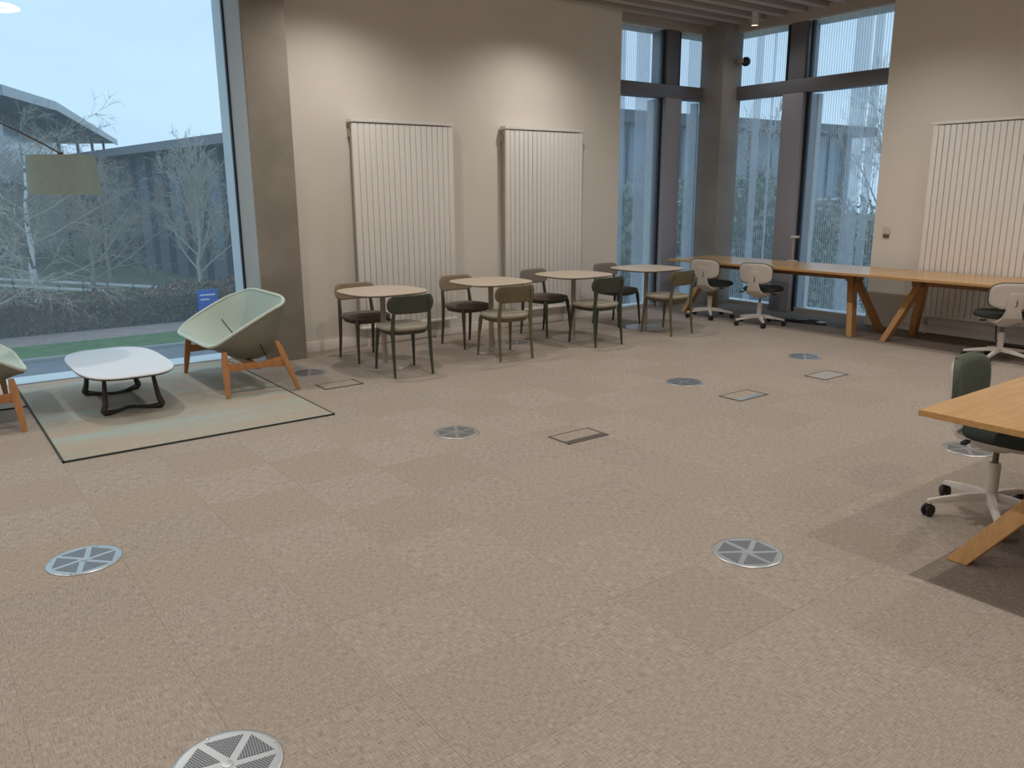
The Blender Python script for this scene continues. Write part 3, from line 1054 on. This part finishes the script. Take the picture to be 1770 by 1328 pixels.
# ================================================================== OAK DESKS
def make_desk(label, loc, rz, L, depth=0.90, top=0.705, spread=0.30, inset=0.19):
    """long axis local y, centred"""
    t = thing('trestle_desk', label, 'desk', loc, rz)
    MB().box(-depth / 2, depth / 2, -L / 2, L / 2, top - 0.027, top).build('tabletop', M['oak'], t, 0.002, segs=1)
    MB().box(-0.055, 0.055, -L / 2 + 0.30, L / 2 - 0.30, top - 0.112, top - 0.027).build('beam', M['oak_beam'], t, 0.004)
    for sy in (-1, 1):
        y0 = sy * (L / 2 - inset)
        yt = sy * (L / 2 - inset - 0.19)
        MB().box(-0.11, 0.11, yt - 0.05, yt + 0.05, top - 0.125, top - 0.028).build('leg_block', M['oak_beam'], t, 0.006)
        for sx in (-1, 1):
            f = Vector((sx * spread, y0, 0))
            h = Vector((sx * 0.045, yt, top - 0.115))
            hw, hd = 0.045, 0.034
            rings = [[(c.x - hw * k, c.y - hd, c.z), (c.x + hw * k, c.y - hd, c.z), (c.x + hw * k, c.y + hd, c.z), (c.x - hw * k, c.y + hd, c.z)]
                     for c, k in ((f, 1.0), (h, 1.15))]
            MB().loft(rings).build('leg', M['oak_leg'], t, 0.003, segs=1)
    return t


make_desk('long oak trestle desk under the corner windows', (8.61, (7.50 + 4.695) / 2, 0), 0, 7.50 - 4.695)
make_desk('long oak trestle desk in front of the wide radiator', (8.61, (4.69 + 1.90) / 2, 0), 0, 2.79)
make_desk('oak trestle table with the green office chair, standing on dark carpet', (3.285 + 1.1, 1.60 - 0.60, 0), pi / 2, 2.2, 1.20, spread=0.47, inset=0.25)


# ================================================================== OFFICE CHAIRS
def rounded_sheet(W, H, n, yfun, z0, th, rows=14, cols=18):
    F, B = [], []
    for i in range(rows + 1):
        q = -1 + 2 * i / rows
        q = sin(q * pi / 2)
        half = (max(0.0, 1 - abs(q) ** n)) ** (1 / n)
        half = max(half, 0.25 if abs(q) > 0.999 else half)
        fr, bk = [], []
        for j in range(cols + 1):
            u = sin((-1 + 2 * j / cols) * pi / 2)
            x = W * half * u if abs(q) < 0.999 else W * 0.62 * u
            z = z0 + H * q
            y = yfun(x, z)
            e = min(1, (1 - abs(q)) * 4 + 0.1) ** 0.5 * min(1, (1 - abs(u)) * 6 + 0.1) ** 0.5
            fr.append((x, y + th[0] * e, z)); bk.append((x, y - th[1] * e, z))
        F.append(fr); B.append(bk)
    return F, B


def make_office(pad_mat='office_green', seat_mat='office_dark'):
    """faces local +y"""
    t = thing('office_chair', '', 'office chair')
    R = 0.30
    am = MB()
    rings = []
    for f, w_, h_, z in ((0.02, 0.026, 0.020, 0.105), (0.35, 0.022, 0.017, 0.100), (0.8, 0.018, 0.013, 0.082), (1.0, 0.016, 0.010, 0.072)):
        x = f * R
        rings.append([(x, -w_, z - h_), (x, -w_ * 0.6, z + h_), (x, w_ * 0.6, z + h_), (x, w_, z - h_)])
    am.loft(rings)
    arm = am.mesh('base_arm', M['office_white'], 0.004)
    cmesh = MB()
    for s in (-1, 1):
        cmesh.lathe([(0.0, -0.010), (0.022, -0.010), (0.029, -0.004), (0.029, 0.004), (0.022, 0.010), (0.0, 0.010)], 18, T=Matrix.Translation((0, s * 0.014, 0.029)) @ Matrix.Rotation(pi / 2, 4, 'X'))
    cmesh.box(-0.018, 0.012, -0.008, 0.008, 0.03, 0.058)
    cast = cmesh.mesh('caster', M['black'])
    for k in range(5):
        a = 2 * pi * k / 5 + 0.3
        link('base_arm', arm, t, (0, 0, 0), a)
        link('caster', cast, t, (R * 0.97 * cos(a), R * 0.97 * sin(a), 0), a + 0.9 * k)
    MB().lathe([(0.036, 0.085), (0.036, 0.12), (0.029, 0.125), (0.029, 0.265), (0.026, 0.27), (0.0, 0.27)], 20).build('column', M['office_white'], t)
    MB().tube([(0, 0, 0.26), (0, 0, 0.365)], 0.014, 14).build('gas_lift', M['gas'], t)
    # mechanism housing and seat shell
    pad(MB(), 0.11, 0.13, 2.4, [(0.25, 0.325), (0.55, 0.335), (0.95, 0.368), (1.0, 0.388)], (0, -0.01, 0)).build('mechanism', M['office_white'], t, angle=60)
    pad(MB(), 0.205, 0.205, 2.6, [(0.65, 0.375), (0.9, 0.385), (1.0, 0.404), (1.0, 0.412)], (0, 0.02, 0)).build('seat_shell', M['office_white'], t, angle=60)
    pad(MB(), 0.222, 0.222, 2.7, [(0.9, 0.405), (0.98, 0.41), (1.0, 0.425), (0.985, 0.442), (0.90, 0.455), (0.6, 0.460), (0.02, 0.458)], (0, 0.025, 0)).build('seat', M[seat_mat], t, angle=60)
    # spine plate from below the seat to the backrest
    sp = [(-0.03, 0.378, 0.125), (-0.13, 0.376, 0.125), (-0.205, 0.392, 0.110), (-0.245, 0.43, 0.085), (-0.258, 0.49, 0.066), (-0.262, 0.56, 0.062), (-0.268, 0.63, 0.062), (-0.270, 0.665, 0.05)]
    rings = []
    for i, (y, z, w_) in enumerate(sp):
        a, b = sp[max(0, i - 1)], sp[min(len(sp) - 1, i + 1)]
        d = Vector((0, b[0] - a[0], b[1] - a[1])).normalized()
        nrm = Vector((0, -d.z, d.y)) * 0.010
        rings.append([(-w_, y - nrm.y, z - nrm.z), (w_, y - nrm.y, z - nrm.z), (w_, y + nrm.y, z + nrm.z), (-w_, y + nrm.y, z + nrm.z)])
    spine = MB().loft(rings).build('spine', M['office_white'], t, 0.004, angle=50)
    MB().tube([(0.016, -0.277, 0.595), (0.018, -0.273, 0.55), (0.006, -0.271, 0.535)], 0.0055, 6).build('grip_slot', M['switch_dark'], spine)
    yf = lambda x, z: -0.262 + 1.1 * x * x - 0.06 * (z - 0.64)
    F, B = rounded_sheet(0.205, 0.118, 3.6, yf, 0.632, (0.002, 0.012))
    MB().sheet(F, B).build('backrest_shell', M['office_white'], t, angle=60)
    F, B = rounded_sheet(0.213, 0.126, 3.6, yf, 0.632, (0.034, -0.003))
    MB().sheet(F, B).build('backrest_pad', M[pad_mat], t, angle=60)
    for s in (-1, 1):
        MB().box(s * 0.20 - 0.03, s * 0.20 + 0.03, -0.14, -0.115, 0.385, 0.40).build('lever', M['black'], t, 0.004)
    for ch in t.children:                         # the seat sits a little forward of the column
        if ch.name.split('.')[0] in ('seat_shell', 'seat', 'spine', 'backrest_shell', 'backrest_pad', 'lever'):
            ch.location.y = 0.055
    return t


oc0 = make_office()
OFF = ((8.19, 6.79, -81, 'white-backed office chair at the desk end closest to the corner column'),
       (8.18, 6.02, -78, 'white-backed office chair at the desk beside the loose floor cables'),
       (8.20, 3.30, -48, 'white-backed office chair in front of the wide radiator and its desk'),
       (4.15, 1.62, -177, 'office chair with green padded back tucked under the near oak table'))
for k, (x, y, rz, lab) in enumerate(OFF):
    c = oc0 if k == 0 else copy_tree(oc0)
    c.location = (x, y, 0)
    c.rotation_euler = (0, 0, radians(rz))
    if k == 3:
        c.scale = (1, 1, 1.05)
        turn = radians(11)                        # the star base stands turned against the seat
        for ch in c.children:
            if ch.name.split('.')[0] in ('base_arm', 'caster'):
                ch.location = Matrix.Rotation(turn, 3, 'Z') @ ch.location
                ch.rotation_euler.z += turn
    tag(c, lab, 'office chair', 'office chairs')

# ================================================================== SMALL THINGS
dl = thing('desk_lamp', 'slim pale desk lamp standing on the oak desk by the corner windows', 'lamp', (8.93, 6.13, 0.705))
MB().lathe([(0.07, 0), (0.07, 0.012), (0.06, 0.02), (0.012, 0.024), (0, 0.024)], 24).build('base', M['beige_cap'], dl)
MB().tube([(0, 0, 0.02), (0.005, 0, 0.30)], 0.010, 10).build('post', M['beige_cap'], dl)
MB().box(-0.03, 0.05, -0.05, 0.03, 0.295, 0.325).build('lamp_head', M['office_white'], dl, 0.008)

cb = thing('power_strip', 'black power strip with white plug and looped cable under the desk', 'power strip', (8.72, 5.86, 0))
MB().box(-0.06, 0.05, -0.17, 0.17, 0.0, 0.035, T=Matrix.Rotation(0.35, 4, 'Z') @ Matrix.Translation((0, 0.1, 0))).build('socket_block', M['black'], cb, 0.006)
pts = []
for i in range(60):
    a = i / 59 * 4 * pi
    pts.append((0.02 + (0.10 + 0.03 * sin(a * 1.7)) * cos(a), -0.08 + (0.26 + 0.05 * cos(a * 0.6)) * sin(a), 0.008 + 0.012 * (i / 59)))
MB().tube(pts, 0.007, 6).build('cable', M['cable'], cb, angle=80)
MB().box(0.02, 0.09, -0.36, -0.26, 0.0, 0.03).build('plug', M['plug_white'], cb, 0.006)

hc = thing('desk_cable', 'black cable hanging down to the floor behind the radiator-side desk', 'cable', (9.02, 3.62, 0))
MB().tube([(-0.10, 0.0, 0.66), (-0.06, 0.02, 0.5), (-0.02, 0.05, 0.34), (0.0, 0.07, 0.18), (0.0, 0.06, 0.05), (-0.02, 0.0, 0.008), (-0.05, -0.12, 0.007), (-0.06, -0.3, 0.007)], 0.006, 6).build('cable_run', M['cable'], hc, angle=80)

sw = thing('wall_switch', 'small double switch plate on the right wall beside the window', 'switch', (XB, 5.08, 1.10))
MB().box(-0.010, 0, -0.045, 0.045, -0.02, 0.07).build('plate', M['plate'], sw, 0.003)
MB().box(-0.014, 0, -0.035, 0.035, -0.062, -0.026).build('dark_insert', M['switch_dark'], sw, 0.003)

dc = thing('security_camera', 'small dome camera bracketed to the corner column', 'camera', (9.40, 7.50, 3.27))
MB().box(-0.05, 0.03, -0.09, 0.01, -0.02, 0.03).build('bracket', M['beige_cap'], dc, 0.006)
MB().lathe([(0.0, -0.06), (0.03, -0.055), (0.055, -0.03), (0.062, 0.0), (0.055, 0.03), (0.03, 0.055), (0.0, 0.06)], 20, (0.045, -0.08, 0.0)).build('dome', M['green_dome'], dc, angle=80)

# ceiling spotlights -------------------------------------------------
def make_spot():
    t = thing('ceiling_spotlight', '', 'spotlight')
    MB().lathe([(0.0, 0.0), (0.045, 0.0), (0.045, -0.15), (0.040, -0.155), (0.036, -0.140), (0.0, -0.140)], 20).build('housing', M['trim_white'], t)
    MB().lathe([(0.0, -0.137), (0.034, -0.1395), (0.034, -0.1415), (0.0, -0.1415)], 16).build('lens', M['lamp_face'], t)
    ld = bpy.data.lights.new('spot_beam', 'SPOT')
    ld.energy = SPOT_W * 4
    ld.color = SPOT_COL
    ld.spot_size = radians(150)
    ld.spot_blend = 1.0
    ld.shadow_soft_size = 0.05
    lo = bpy.data.objects.new('spot_beam', ld)
    COL.objects.link(lo)
    lo.parent = t
    lo.location = (0, 0, -0.165)
    return t


sp0 = make_spot()
first = True
for gx in (-3.6, -1.2, 1.15, 3.5, 5.95, 7.75):
    for gy in (6.85, 4.6, 2.2, -0.2, -2.6):
        s = sp0 if first else copy_tree(sp0)
        first = False
        s.location = (gx, gy, CEIL - 0.001)
        if gx > 7 and gy > 6.5:
            s.location.x = 8.85
            for ch in s.children:
                if ch.type == 'LIGHT':
                    ch.data = ch.data.copy()
                    ch.data.energy = SPOT_W * 0.7
            tag(s, 'small white ceiling spotlight above the corner of the windows', 'spotlight', 'ceiling spotlights')
        else:
            tag(s, 'white cylindrical spotlight hanging under the ceiling slats over the room', 'spotlight', 'ceiling spotlights')

rl = thing('ring_light', 'hexagonal white ring light hanging over the lounge corner', 'lamp', (1.02, 6.50, 3.30))
ring = [(0.16 * cos(pi / 3 * k), 0.16 * sin(pi / 3 * k), 0) for k in range(7)]
MB().tube(ring, 0.022, 8, caps=False).build('light_ring', M['ring_glow'], rl)
MB().tube([(0, 0, 0.02), (0, 0, CEIL - 3.30)], 0.004, 6).build('cord', M['black'], rl)
MB().tube([(-0.16, 0, 0.012), (0.16, 0, 0.012)], 0.006, 6).build('cross_bar', M['trim_white'], rl)

# ================================================================== OUTDOORS
GZ = -3.5
def slab(name, label, cat, x0, x1, y0, y1, z, m, kind='structure'):
    return tag(MB().box(x0, x1, y0, y1, z - 0.3, z).build(name, M[m], smooth=False), label, None, None, kind)


slab('road', 'grey asphalt road outside', None, -60, 14.5, 8.3, 28.6, GZ, 'asphalt')
slab('kerb', 'pale kerb along the grass verge', None, -60, 14.5, 28.6, 28.9, GZ + 0.10, 'kerb')
slab('grass_verge', 'strip of green grass beside the road', None, -60, 14.5, 28.9, 31.6, GZ + 0.06, 'grass')
slab('pavement', 'pinkish pavement in front of the hedge', None, -60, 14.5, 31.6, 33.9, GZ + 0.05, 'pave')
slab('lawn', 'rough lawn beyond the hedge', None, -60, 14.5, 33.9, 160, GZ + 0.02, 'lawn')
slab('car_park', 'pale car park outside the corner windows', None, 14.5, 60, 8.3, 21.0, GZ + 0.03, 'carpark')
slab('far_lawn', 'lawn around the far pavilion', None, 14.5, 160, 21.0, 160, GZ + 0.02, 'lawn')
slab('side_ground', 'pale ground on the right side of the building', None, 9.9, 160, -40, 8.3, GZ, 'carpark')


def leaf_cloud(mb, rnd, n, place, size):
    for _ in range(n):
        p = place()
        a, b = rnd.uniform(0, 2 * pi), rnd.uniform(-1, 1)
        d = Vector((cos(a) * sqrt(1 - b * b), sin(a) * sqrt(1 - b * b), b))
        e = d.orthogonal().normalized()
        f = d.cross(e)
        s = size * rnd.uniform(0.6, 1.3)
        mb.add([p - e * s, p + f * s * 0.6, p + e * s, p - f * s * 0.6], [(0, 1, 2, 3)])


# hedge
rnd = random.Random(3)
mb = MB()
mb.box(-30, 13.5, 34.6, 35.8, GZ, -2.45)
def hp():
    x = rnd.uniform(-12, 13.6)
    top = -2.15 + 0.10 * sin(x * 0.7) + 0.08 * sin(x * 2.3) + rnd.uniform(-0.12, 0.12)
    if rnd.random() < 0.35:
        return Vector((x, rnd.uniform(34.3, 36.0), top))
    return Vector((x, 34.35 + rnd.uniform(-0.2, 0.25), rnd.uniform(GZ, top)))
leaf_cloud(mb, rnd, 16000, hp, 0.075)
tag(mb.build('hedge', M['hedge'], smooth=False), 'long brown-green clipped hedge across the road', 'hedge', None, 'stuff')


# woodland far behind the buildings
rnd2 = random.Random(9)
mb = MB()
mb.box(-10, 45, 125, 128, GZ, 3.8)
def wp():
    x = rnd2.uniform(-10, 45)
    return Vector((x, 125 - rnd2.uniform(0, 1.5), rnd2.uniform(GZ, 5.2 + 0.6 * sin(x * 0.9) + rnd2.uniform(-0.6, 0.6))))
leaf_cloud(mb, rnd2, 5000, wp, 0.45)
tag(mb.build('woodland', M['leaf_grey'], smooth=False), 'grey-green belt of trees far behind the two buildings', 'woodland', None, 'stuff')


# bare trees
def bare_tree(name, label, loc, h, seed, bark, trunk_mat=None, n_main=14, lean=(0, 0), droop=0.0, r0=0.14, up=0.55, spread=0.45, group='bare winter trees'):
    rn = random.Random(seed)
    t = thing(name, label, 'tree', loc, 0, group)
    tr, br, tw = MB(), MB(), MB()
    pts, n = [], 9
    for i in range(n + 1):
        f = i / n
        pts.append(Vector((lean[0] * f * h + rn.uniform(-0.06, 0.06), lean[1] * f * h + rn.uniform(-0.06, 0.06), f * h * 0.92)))
    pts[0] = Vector((0, 0, -0.05))
    tr.tube(pts, [r0 * (1 - 0.86 * i / n) for i in range(n + 1)], 8)

    def grow(p, d, L, r, lvl, mbs):
        k = 4 if lvl < 2 else 3
        P = [p]
        q = p.copy()
        dd = d.copy()
        for i in range(k):
            dd = (dd + Vector((rn.uniform(-.22, .22), rn.uniform(-.22, .22), rn.uniform(-.12, .16) + (0.10 if lvl == 0 else 0.05) - droop * (0.10 + 0.1 * lvl)))).normalized()
            q = q + dd * (L / k)
            P.append(q.copy())
        mbs[min(lvl, 1)].tube(P, [r * (1 - 0.72 * i / k) for i in range(k + 1)], 5 if lvl == 0 else 3)
        if lvl >= 3:
            return
        cnt = (7, 6, 4)[lvl]
        for i in range(cnt):
            f = rn.uniform(0.25, 1.0)
            s = f * k
            a = min(int(s), k - 1)
            b = P[a].lerp(P[a + 1], s - a)
            ax = (P[a + 1] - P[a]).normalized()
            side = ax.orthogonal().normalized()
            side.rotate(Matrix.Rotation(rn.uniform(0, 2 * pi), 3, ax))
            nd = (ax * 0.75 + side * rn.uniform(0.4, 0.85)).normalized()
            grow(b, nd, L * rn.uniform(0.35, 0.58), max(r * (1 - 0.6 * f) * 0.55, 0.008), lvl + 1, mbs)

    for i in range(n_main):
        f = 0.22 + 0.78 * (i + rn.random() * 0.6) / n_main
        s = min(f, 0.99) * n
        a = int(s)
        b = pts[a].lerp(pts[min(a + 1, n)], s - a)
        ang = i * 2.4 + rn.uniform(-0.4, 0.4)
        el = up + 0.4 * f + rn.uniform(-0.15, 0.15)
        d = Vector((cos(ang) * cos(el), sin(ang) * cos(el), sin(el)))
        grow(b, d, h * spread * (1.05 - 0.55 * f) * rn.uniform(0.8, 1.15), r0 * (1 - 0.75 * f) * 0.5, 0, (br, tw))
    tr.build('trunk', M[trunk_mat or bark], t, angle=60)
    br.build('boughs', M[bark], t, angle=60)
    tag(tw.build('twigs', M[bark], t, smooth=False), kind='stuff')
    return t


bare_tree('birch_tree', 'white-barked birch with loose drooping bare branches beyond the road', (4.0, 38.2, GZ), 7.4, 11, 'bark', 'birch', 17, (0.03, 0), 0.55, 0.17, 0.15, 0.62)
bare_tree('bare_tree', 'bare fan-shaped tree with pale upswept branches beside the blue sign', (10.9, 39.5, GZ), 6.3, 5, 'bark_pale', None, 20, (0.05, 0), 0.0, 0.13, 0.70, 0.52)
bare_tree('bare_tree', 'low spreading bare tree in front of the dark building between birch and fan-shaped tree', (6.9, 42.5, GZ), 5.4, 8, 'bark', None, 17, (0.02, 0), 0.45, 0.13, 0.35, 0.75)
bare_tree('bare_tree', 'bare tree with tall twiggy crown in front of the big overhanging roof', (2.0, 47.5, GZ), 7.6, 21, 'bark', None, 18, (0.0, 0), 0.1, 0.14, 0.5, 0.55)
bare_tree('bare_tree', 'small bare tree with drooping twigs growing over the hedge', (0.6, 33.0, GZ), 4.2, 31, 'bark_pale', None, 14, (0.02, 0), 0.75, 0.09, 0.1, 0.9)
bare_tree('bare_tree', 'slim bare tree rising behind the barrier rails', (9.1, 50.5, GZ), 6.0, 44, 'bark', None, 16, (0.0, 0), 0.15, 0.12, 0.45, 0.6)
bare_tree('bare_tree', 'bushy bare tree standing right behind the white barrier', (5.2, 54.0, GZ), 6.2, 71, 'bark', None, 18, (0.0, 0), 0.2, 0.13, 0.4, 0.65)
bare_tree('bare_tree', 'pale bare tree beside the end of the pavilion roof', (32.5, 18.2, GZ), 8.0, 52, 'bark_pale', None, 16, (0, 0), 0.1, 0.15, 0.6, 0.5)
bare_tree('bare_tree', 'bare tree in front of the pavilion windows', (26.5, 19.5, GZ), 7.0, 63, 'bark_pale', None, 14, (0, 0), 0.1, 0.13, 0.6, 0.5)

# evergreen shrubs / ivy-clad trees outside the corner
def evergreen(label, loc, rx, h, seed, leaf, n=9000):
    rn = random.Random(seed)
    t = thing('evergreen_tree', label, 'tree', loc, 0, 'evergreens outside the corner windows')
    MB().tube([(0, 0, -0.05), (0.05, 0, h * 0.4), (0, 0.05, h * 0.85)], [0.14, 0.10, 0.04], 8).build('trunk', M['bark'], t)
    mb = MB()
    lobes = [(Vector((rn.uniform(-.5, .5) * rx, rn.uniform(-.5, .5) * rx, rn.uniform(0.12, 0.85) * h)), rn.uniform(0.35, 0.65) * rx) for _ in range(16)]
    def pl():
        c, r = rn.choice(lobes)
        a, b = rn.uniform(0, 2 * pi), rn.uniform(-1, 1)
        d = Vector((cos(a) * sqrt(1 - b * b), sin(a) * sqrt(1 - b * b), b)) * r * rn.uniform(0.75, 1.05)
        p = c + d
        p.z = max(0.05, min(h, p.z))
        return p
    leaf_cloud(mb, rn, n, pl, 0.10)
    tag(mb.build('foliage', M[leaf], t, smooth=False), kind='stuff')
    return t


evergreen('dense dark evergreen outside the window between corner column and mullion', (19.9, 14.9, GZ), 2.2, 5.6, 1, 'leaf')
evergreen('grey-green evergreen growing in front of the pavilion corner', (23.8, 15.6, GZ), 2.2, 5.3, 2, 'leaf_grey')
evergreen('low dark evergreen next to the car park', (27.4, 14.4, GZ), 1.8, 4.2, 3, 'leaf')
evergreen('grey-green evergreen seen through the narrow pane beside the corner column', (16.4, 15.6, GZ), 2.0, 5.6, 4, 'leaf_grey')
evergreen('dark evergreen seen through the pane at the end of the back wall', (13.2, 14.4, GZ), 1.8, 5.2, 5, 'leaf')

# sign, rails, globe lamp
sg = thing('road_sign', 'blue information board with white lines at the end of the hedge', 'sign', (9.55, 33.6, GZ))
MB().box(-0.40, 0.40, -0.03, 0.03, 0.3, 1.30).build('board', M['sign_blue'], sg, 0.005)
MB().box(-0.30, 0.30, -0.036, -0.03, 1.06, 1.12).build('text_line', M['sign_white'], sg, smooth=False)
MB().box(-0.30, 0.05, -0.036, -0.03, 0.88, 0.94).build('text_line', M['sign_white'], sg, smooth=False)
for s in (-0.36, 0.36):
    MB().box(s - 0.03, s + 0.03, -0.025, 0.025, 0, 0.32).build('post', M['pframe'], sg)

rl2 = thing('barrier', 'white two-bar barrier running behind the hedge', 'barrier', (0, 0, 0))
A, B_ = Vector((3.3, 49.4, 0)), Vector((10.0, 38.2, 0))
d = (B_ - A)
ang = atan2(d.y, d.x)
for z in (-2.60, -2.92):
    T = Matrix.Translation((A.x, A.y, z)) @ Matrix.Rotation(ang, 4, 'Z')
    MB().box(0, d.length, -0.04, 0.04, -0.055, 0.055, T).build('bar', M['rail'], rl2, smooth=False)
for i in range(9):
    p = A.lerp(B_, i / 8)
    MB().box(p.x - 0.05, p.x + 0.05, p.y - 0.05, p.y + 0.05, GZ, -2.5).build('post', M['pframe'], rl2, smooth=False)

gl = thing('globe_lamp', 'low post lamp with a white globe behind the hedge', 'street lamp', (10.3, 39.8, GZ))
MB().tube([(0, 0, 0), (0, 0, 0.85)], 0.04, 8).build('post', M['pframe'], gl)
MB().lathe([(0.0, -0.13), (0.07, -0.11), (0.12, -0.05), (0.13, 0), (0.12, 0.05), (0.07, 0.11), (0.0, 0.13)], 16, (0, 0, 0.96)).build('globe', M['sign_white'], gl, angle=80)

# building with the big overhanging roof
b1 = thing('building', 'building with a large overhanging metal roof behind the birch', 'building', (0, 0, 0))
E0, E1, E2 = (6.1, 61.0), (10.3, 70.0), (23.3, 115.0)
zr = 8.1
outer = [(-20, 59.5), E0, E1, E2, (14, 122), (-20, 122)]
MB().prism(outer, zr - 0.35, zr).build('roof', M['roof'], b1, smooth=False)
mb = MB()
for a, b in (((-20, 59.5), E0), (E0, E1), (E1, E2)):
    dx, dy = b[0] - a[0], b[1] - a[1]
    L = sqrt(dx * dx + dy * dy)
    T = Matrix.Translation((a[0], a[1], 0)) @ Matrix.Rotation(atan2(dy, dx), 4, 'Z')
    mb.box(0, L, -0.12, 0.0, zr - 0.55, zr + 0.08, T)
mb.build('fascia', M['fascia'], b1, smooth=False)
MB().prism([(-20, 65), (3.4, 65), (7.0, 74), (16.0, 108), (-20, 116)], GZ, zr - 0.35).build('wall', M['bwall'], b1, smooth=False)
MB().prism([(3.6, 64.9), (7.2, 74), (16.2, 108), (16.0, 108.2), (6.9, 74.2)], 2.4, 7.0).build('window_band', M['bglass'], b1, smooth=False)
for f in (0.15, 0.4, 0.65, 0.9):
    x, yv = E1[0] + (E2[0] - E1[0]) * f - 1.0, E1[1] + (E2[1] - E1[1]) * f + 0.5
    MB().tube([(x, yv, GZ), (x, yv, zr - 0.35)], 0.14, 8).build('roof_post', M['pframe'], b1)

b2 = thing('building', 'long dark building with flat roof behind the fan-shaped bare tree', 'building', (0, 0, 0))
c0, c1 = (11.25, 73), (13.9, 43.5)
MB().prism([c0, c1, (40, 43.5), (40, 73)], 4.1, 4.6).build('roof', M['roof'], b2, smooth=False)
MB().prism([(12.6, 72), (15.0, 45.2), (39, 45.2), (39, 72)], GZ, 4.1).build('wall', M['bdark'], b2, smooth=False)
for k in range(9):
    f = (k + 0.5) / 9
    x, yv = 12.6 + 2.4 * f, 72 - 26.8 * f
    MB().box(-0.35, 0.02, -0.10, 0.10, GZ, 4.1, T=Matrix.Translation((x, yv, 0))).build('pilaster', M['pframe'], b2, smooth=False)
for k in range(8):
    f0, f1 = (k + 0.7) / 9, (k + 1.3) / 9
    p0 = (12.6 + 2.4 * f0, 72 - 26.8 * f0); p1 = (12.6 + 2.4 * f1, 72 - 26.8 * f1)
    MB().prism([(p0[0] - 0.06, p0[1]), (p1[0] - 0.06, p1[1]), (p1[0] + 0.1, p1[1]), (p0[0] + 0.1, p0[1])], -1.5, 2.6).build('window', M['bglass'] if k % 2 else M['bdark'], b2, smooth=False)

# pavilion outside the corner
pv = thing('pavilion', 'glazed pavilion with flat overhanging roof beyond the car park', 'building', (0, 0, 0))
MB().box(14.5, 39.0, 22.5, 36, 4.05, 4.48).build('roof', M['soffit'], pv, smooth=False)
MB().box(15.5, 38.0, 23.6, 35, GZ, 0.2).build('wall', M['bwall'], pv, smooth=False)
MB().box(15.6, 37.9, 23.7, 34.9, 0.2, 4.05).build('core', M['bdark'], pv, smooth=False)
x = 15.6
k = 0
while x < 37.6:
    MB().box(x + 0.06, x + 1.42, 23.58, 23.66, 0.25, 4.0).build('window', M['pglass'], pv, smooth=False)
    MB().box(x - 0.05, x + 0.05, 23.5, 23.66, 0.2, 4.05).build('post', M['pframe'], pv, smooth=False)
    x += 1.5
    k += 1
MB().box(37.7, 38.15, 23.3, 23.75, GZ, 4.05).build('corner_column', M['pframe'], pv, smooth=False)
for k in range(6):
    yv = 24.0 + 1.8 * k
    MB().box(37.98, 38.06, yv, yv + 1.6, 0.25, 4.0).build('window', M['pglass'], pv, smooth=False)
MB().box(15.5, 38.1, 23.35, 23.5, 1.05, 1.15).build('handrail', M['rail'], pv, smooth=False)
MB().box(30.8, 32.2, 23.4, 23.58, 1.2, 2.6).build('louvre_box', M['pframe'], pv, smooth=False)
MB().box(33.2, 34.9, 23.4, 23.58, 1.2, 2.6).build('louvre_box', M['pframe'], pv, smooth=False)

# railings in the car park
for k, (x, yv, L) in enumerate(((17.6, 11.8, 4.5), (19.2, 12.6, 4.0))):
    g = thing('railing', ('low white railing along the car park edge' if k == 0 else 'second low white railing farther into the car park'), 'railing', (x, yv, GZ + 0.03))
    for z in (0.5, 0.95):
        MB().box(0, L, -0.03, 0.03, z - 0.03, z + 0.03).build('bar', M['rail'], g, smooth=False)
    for i in range(5):
        MB().box(i * L / 4 - 0.03, i * L / 4 + 0.03, -0.03, 0.03, 0, 0.95).build('post', M['rail'], g, smooth=False)
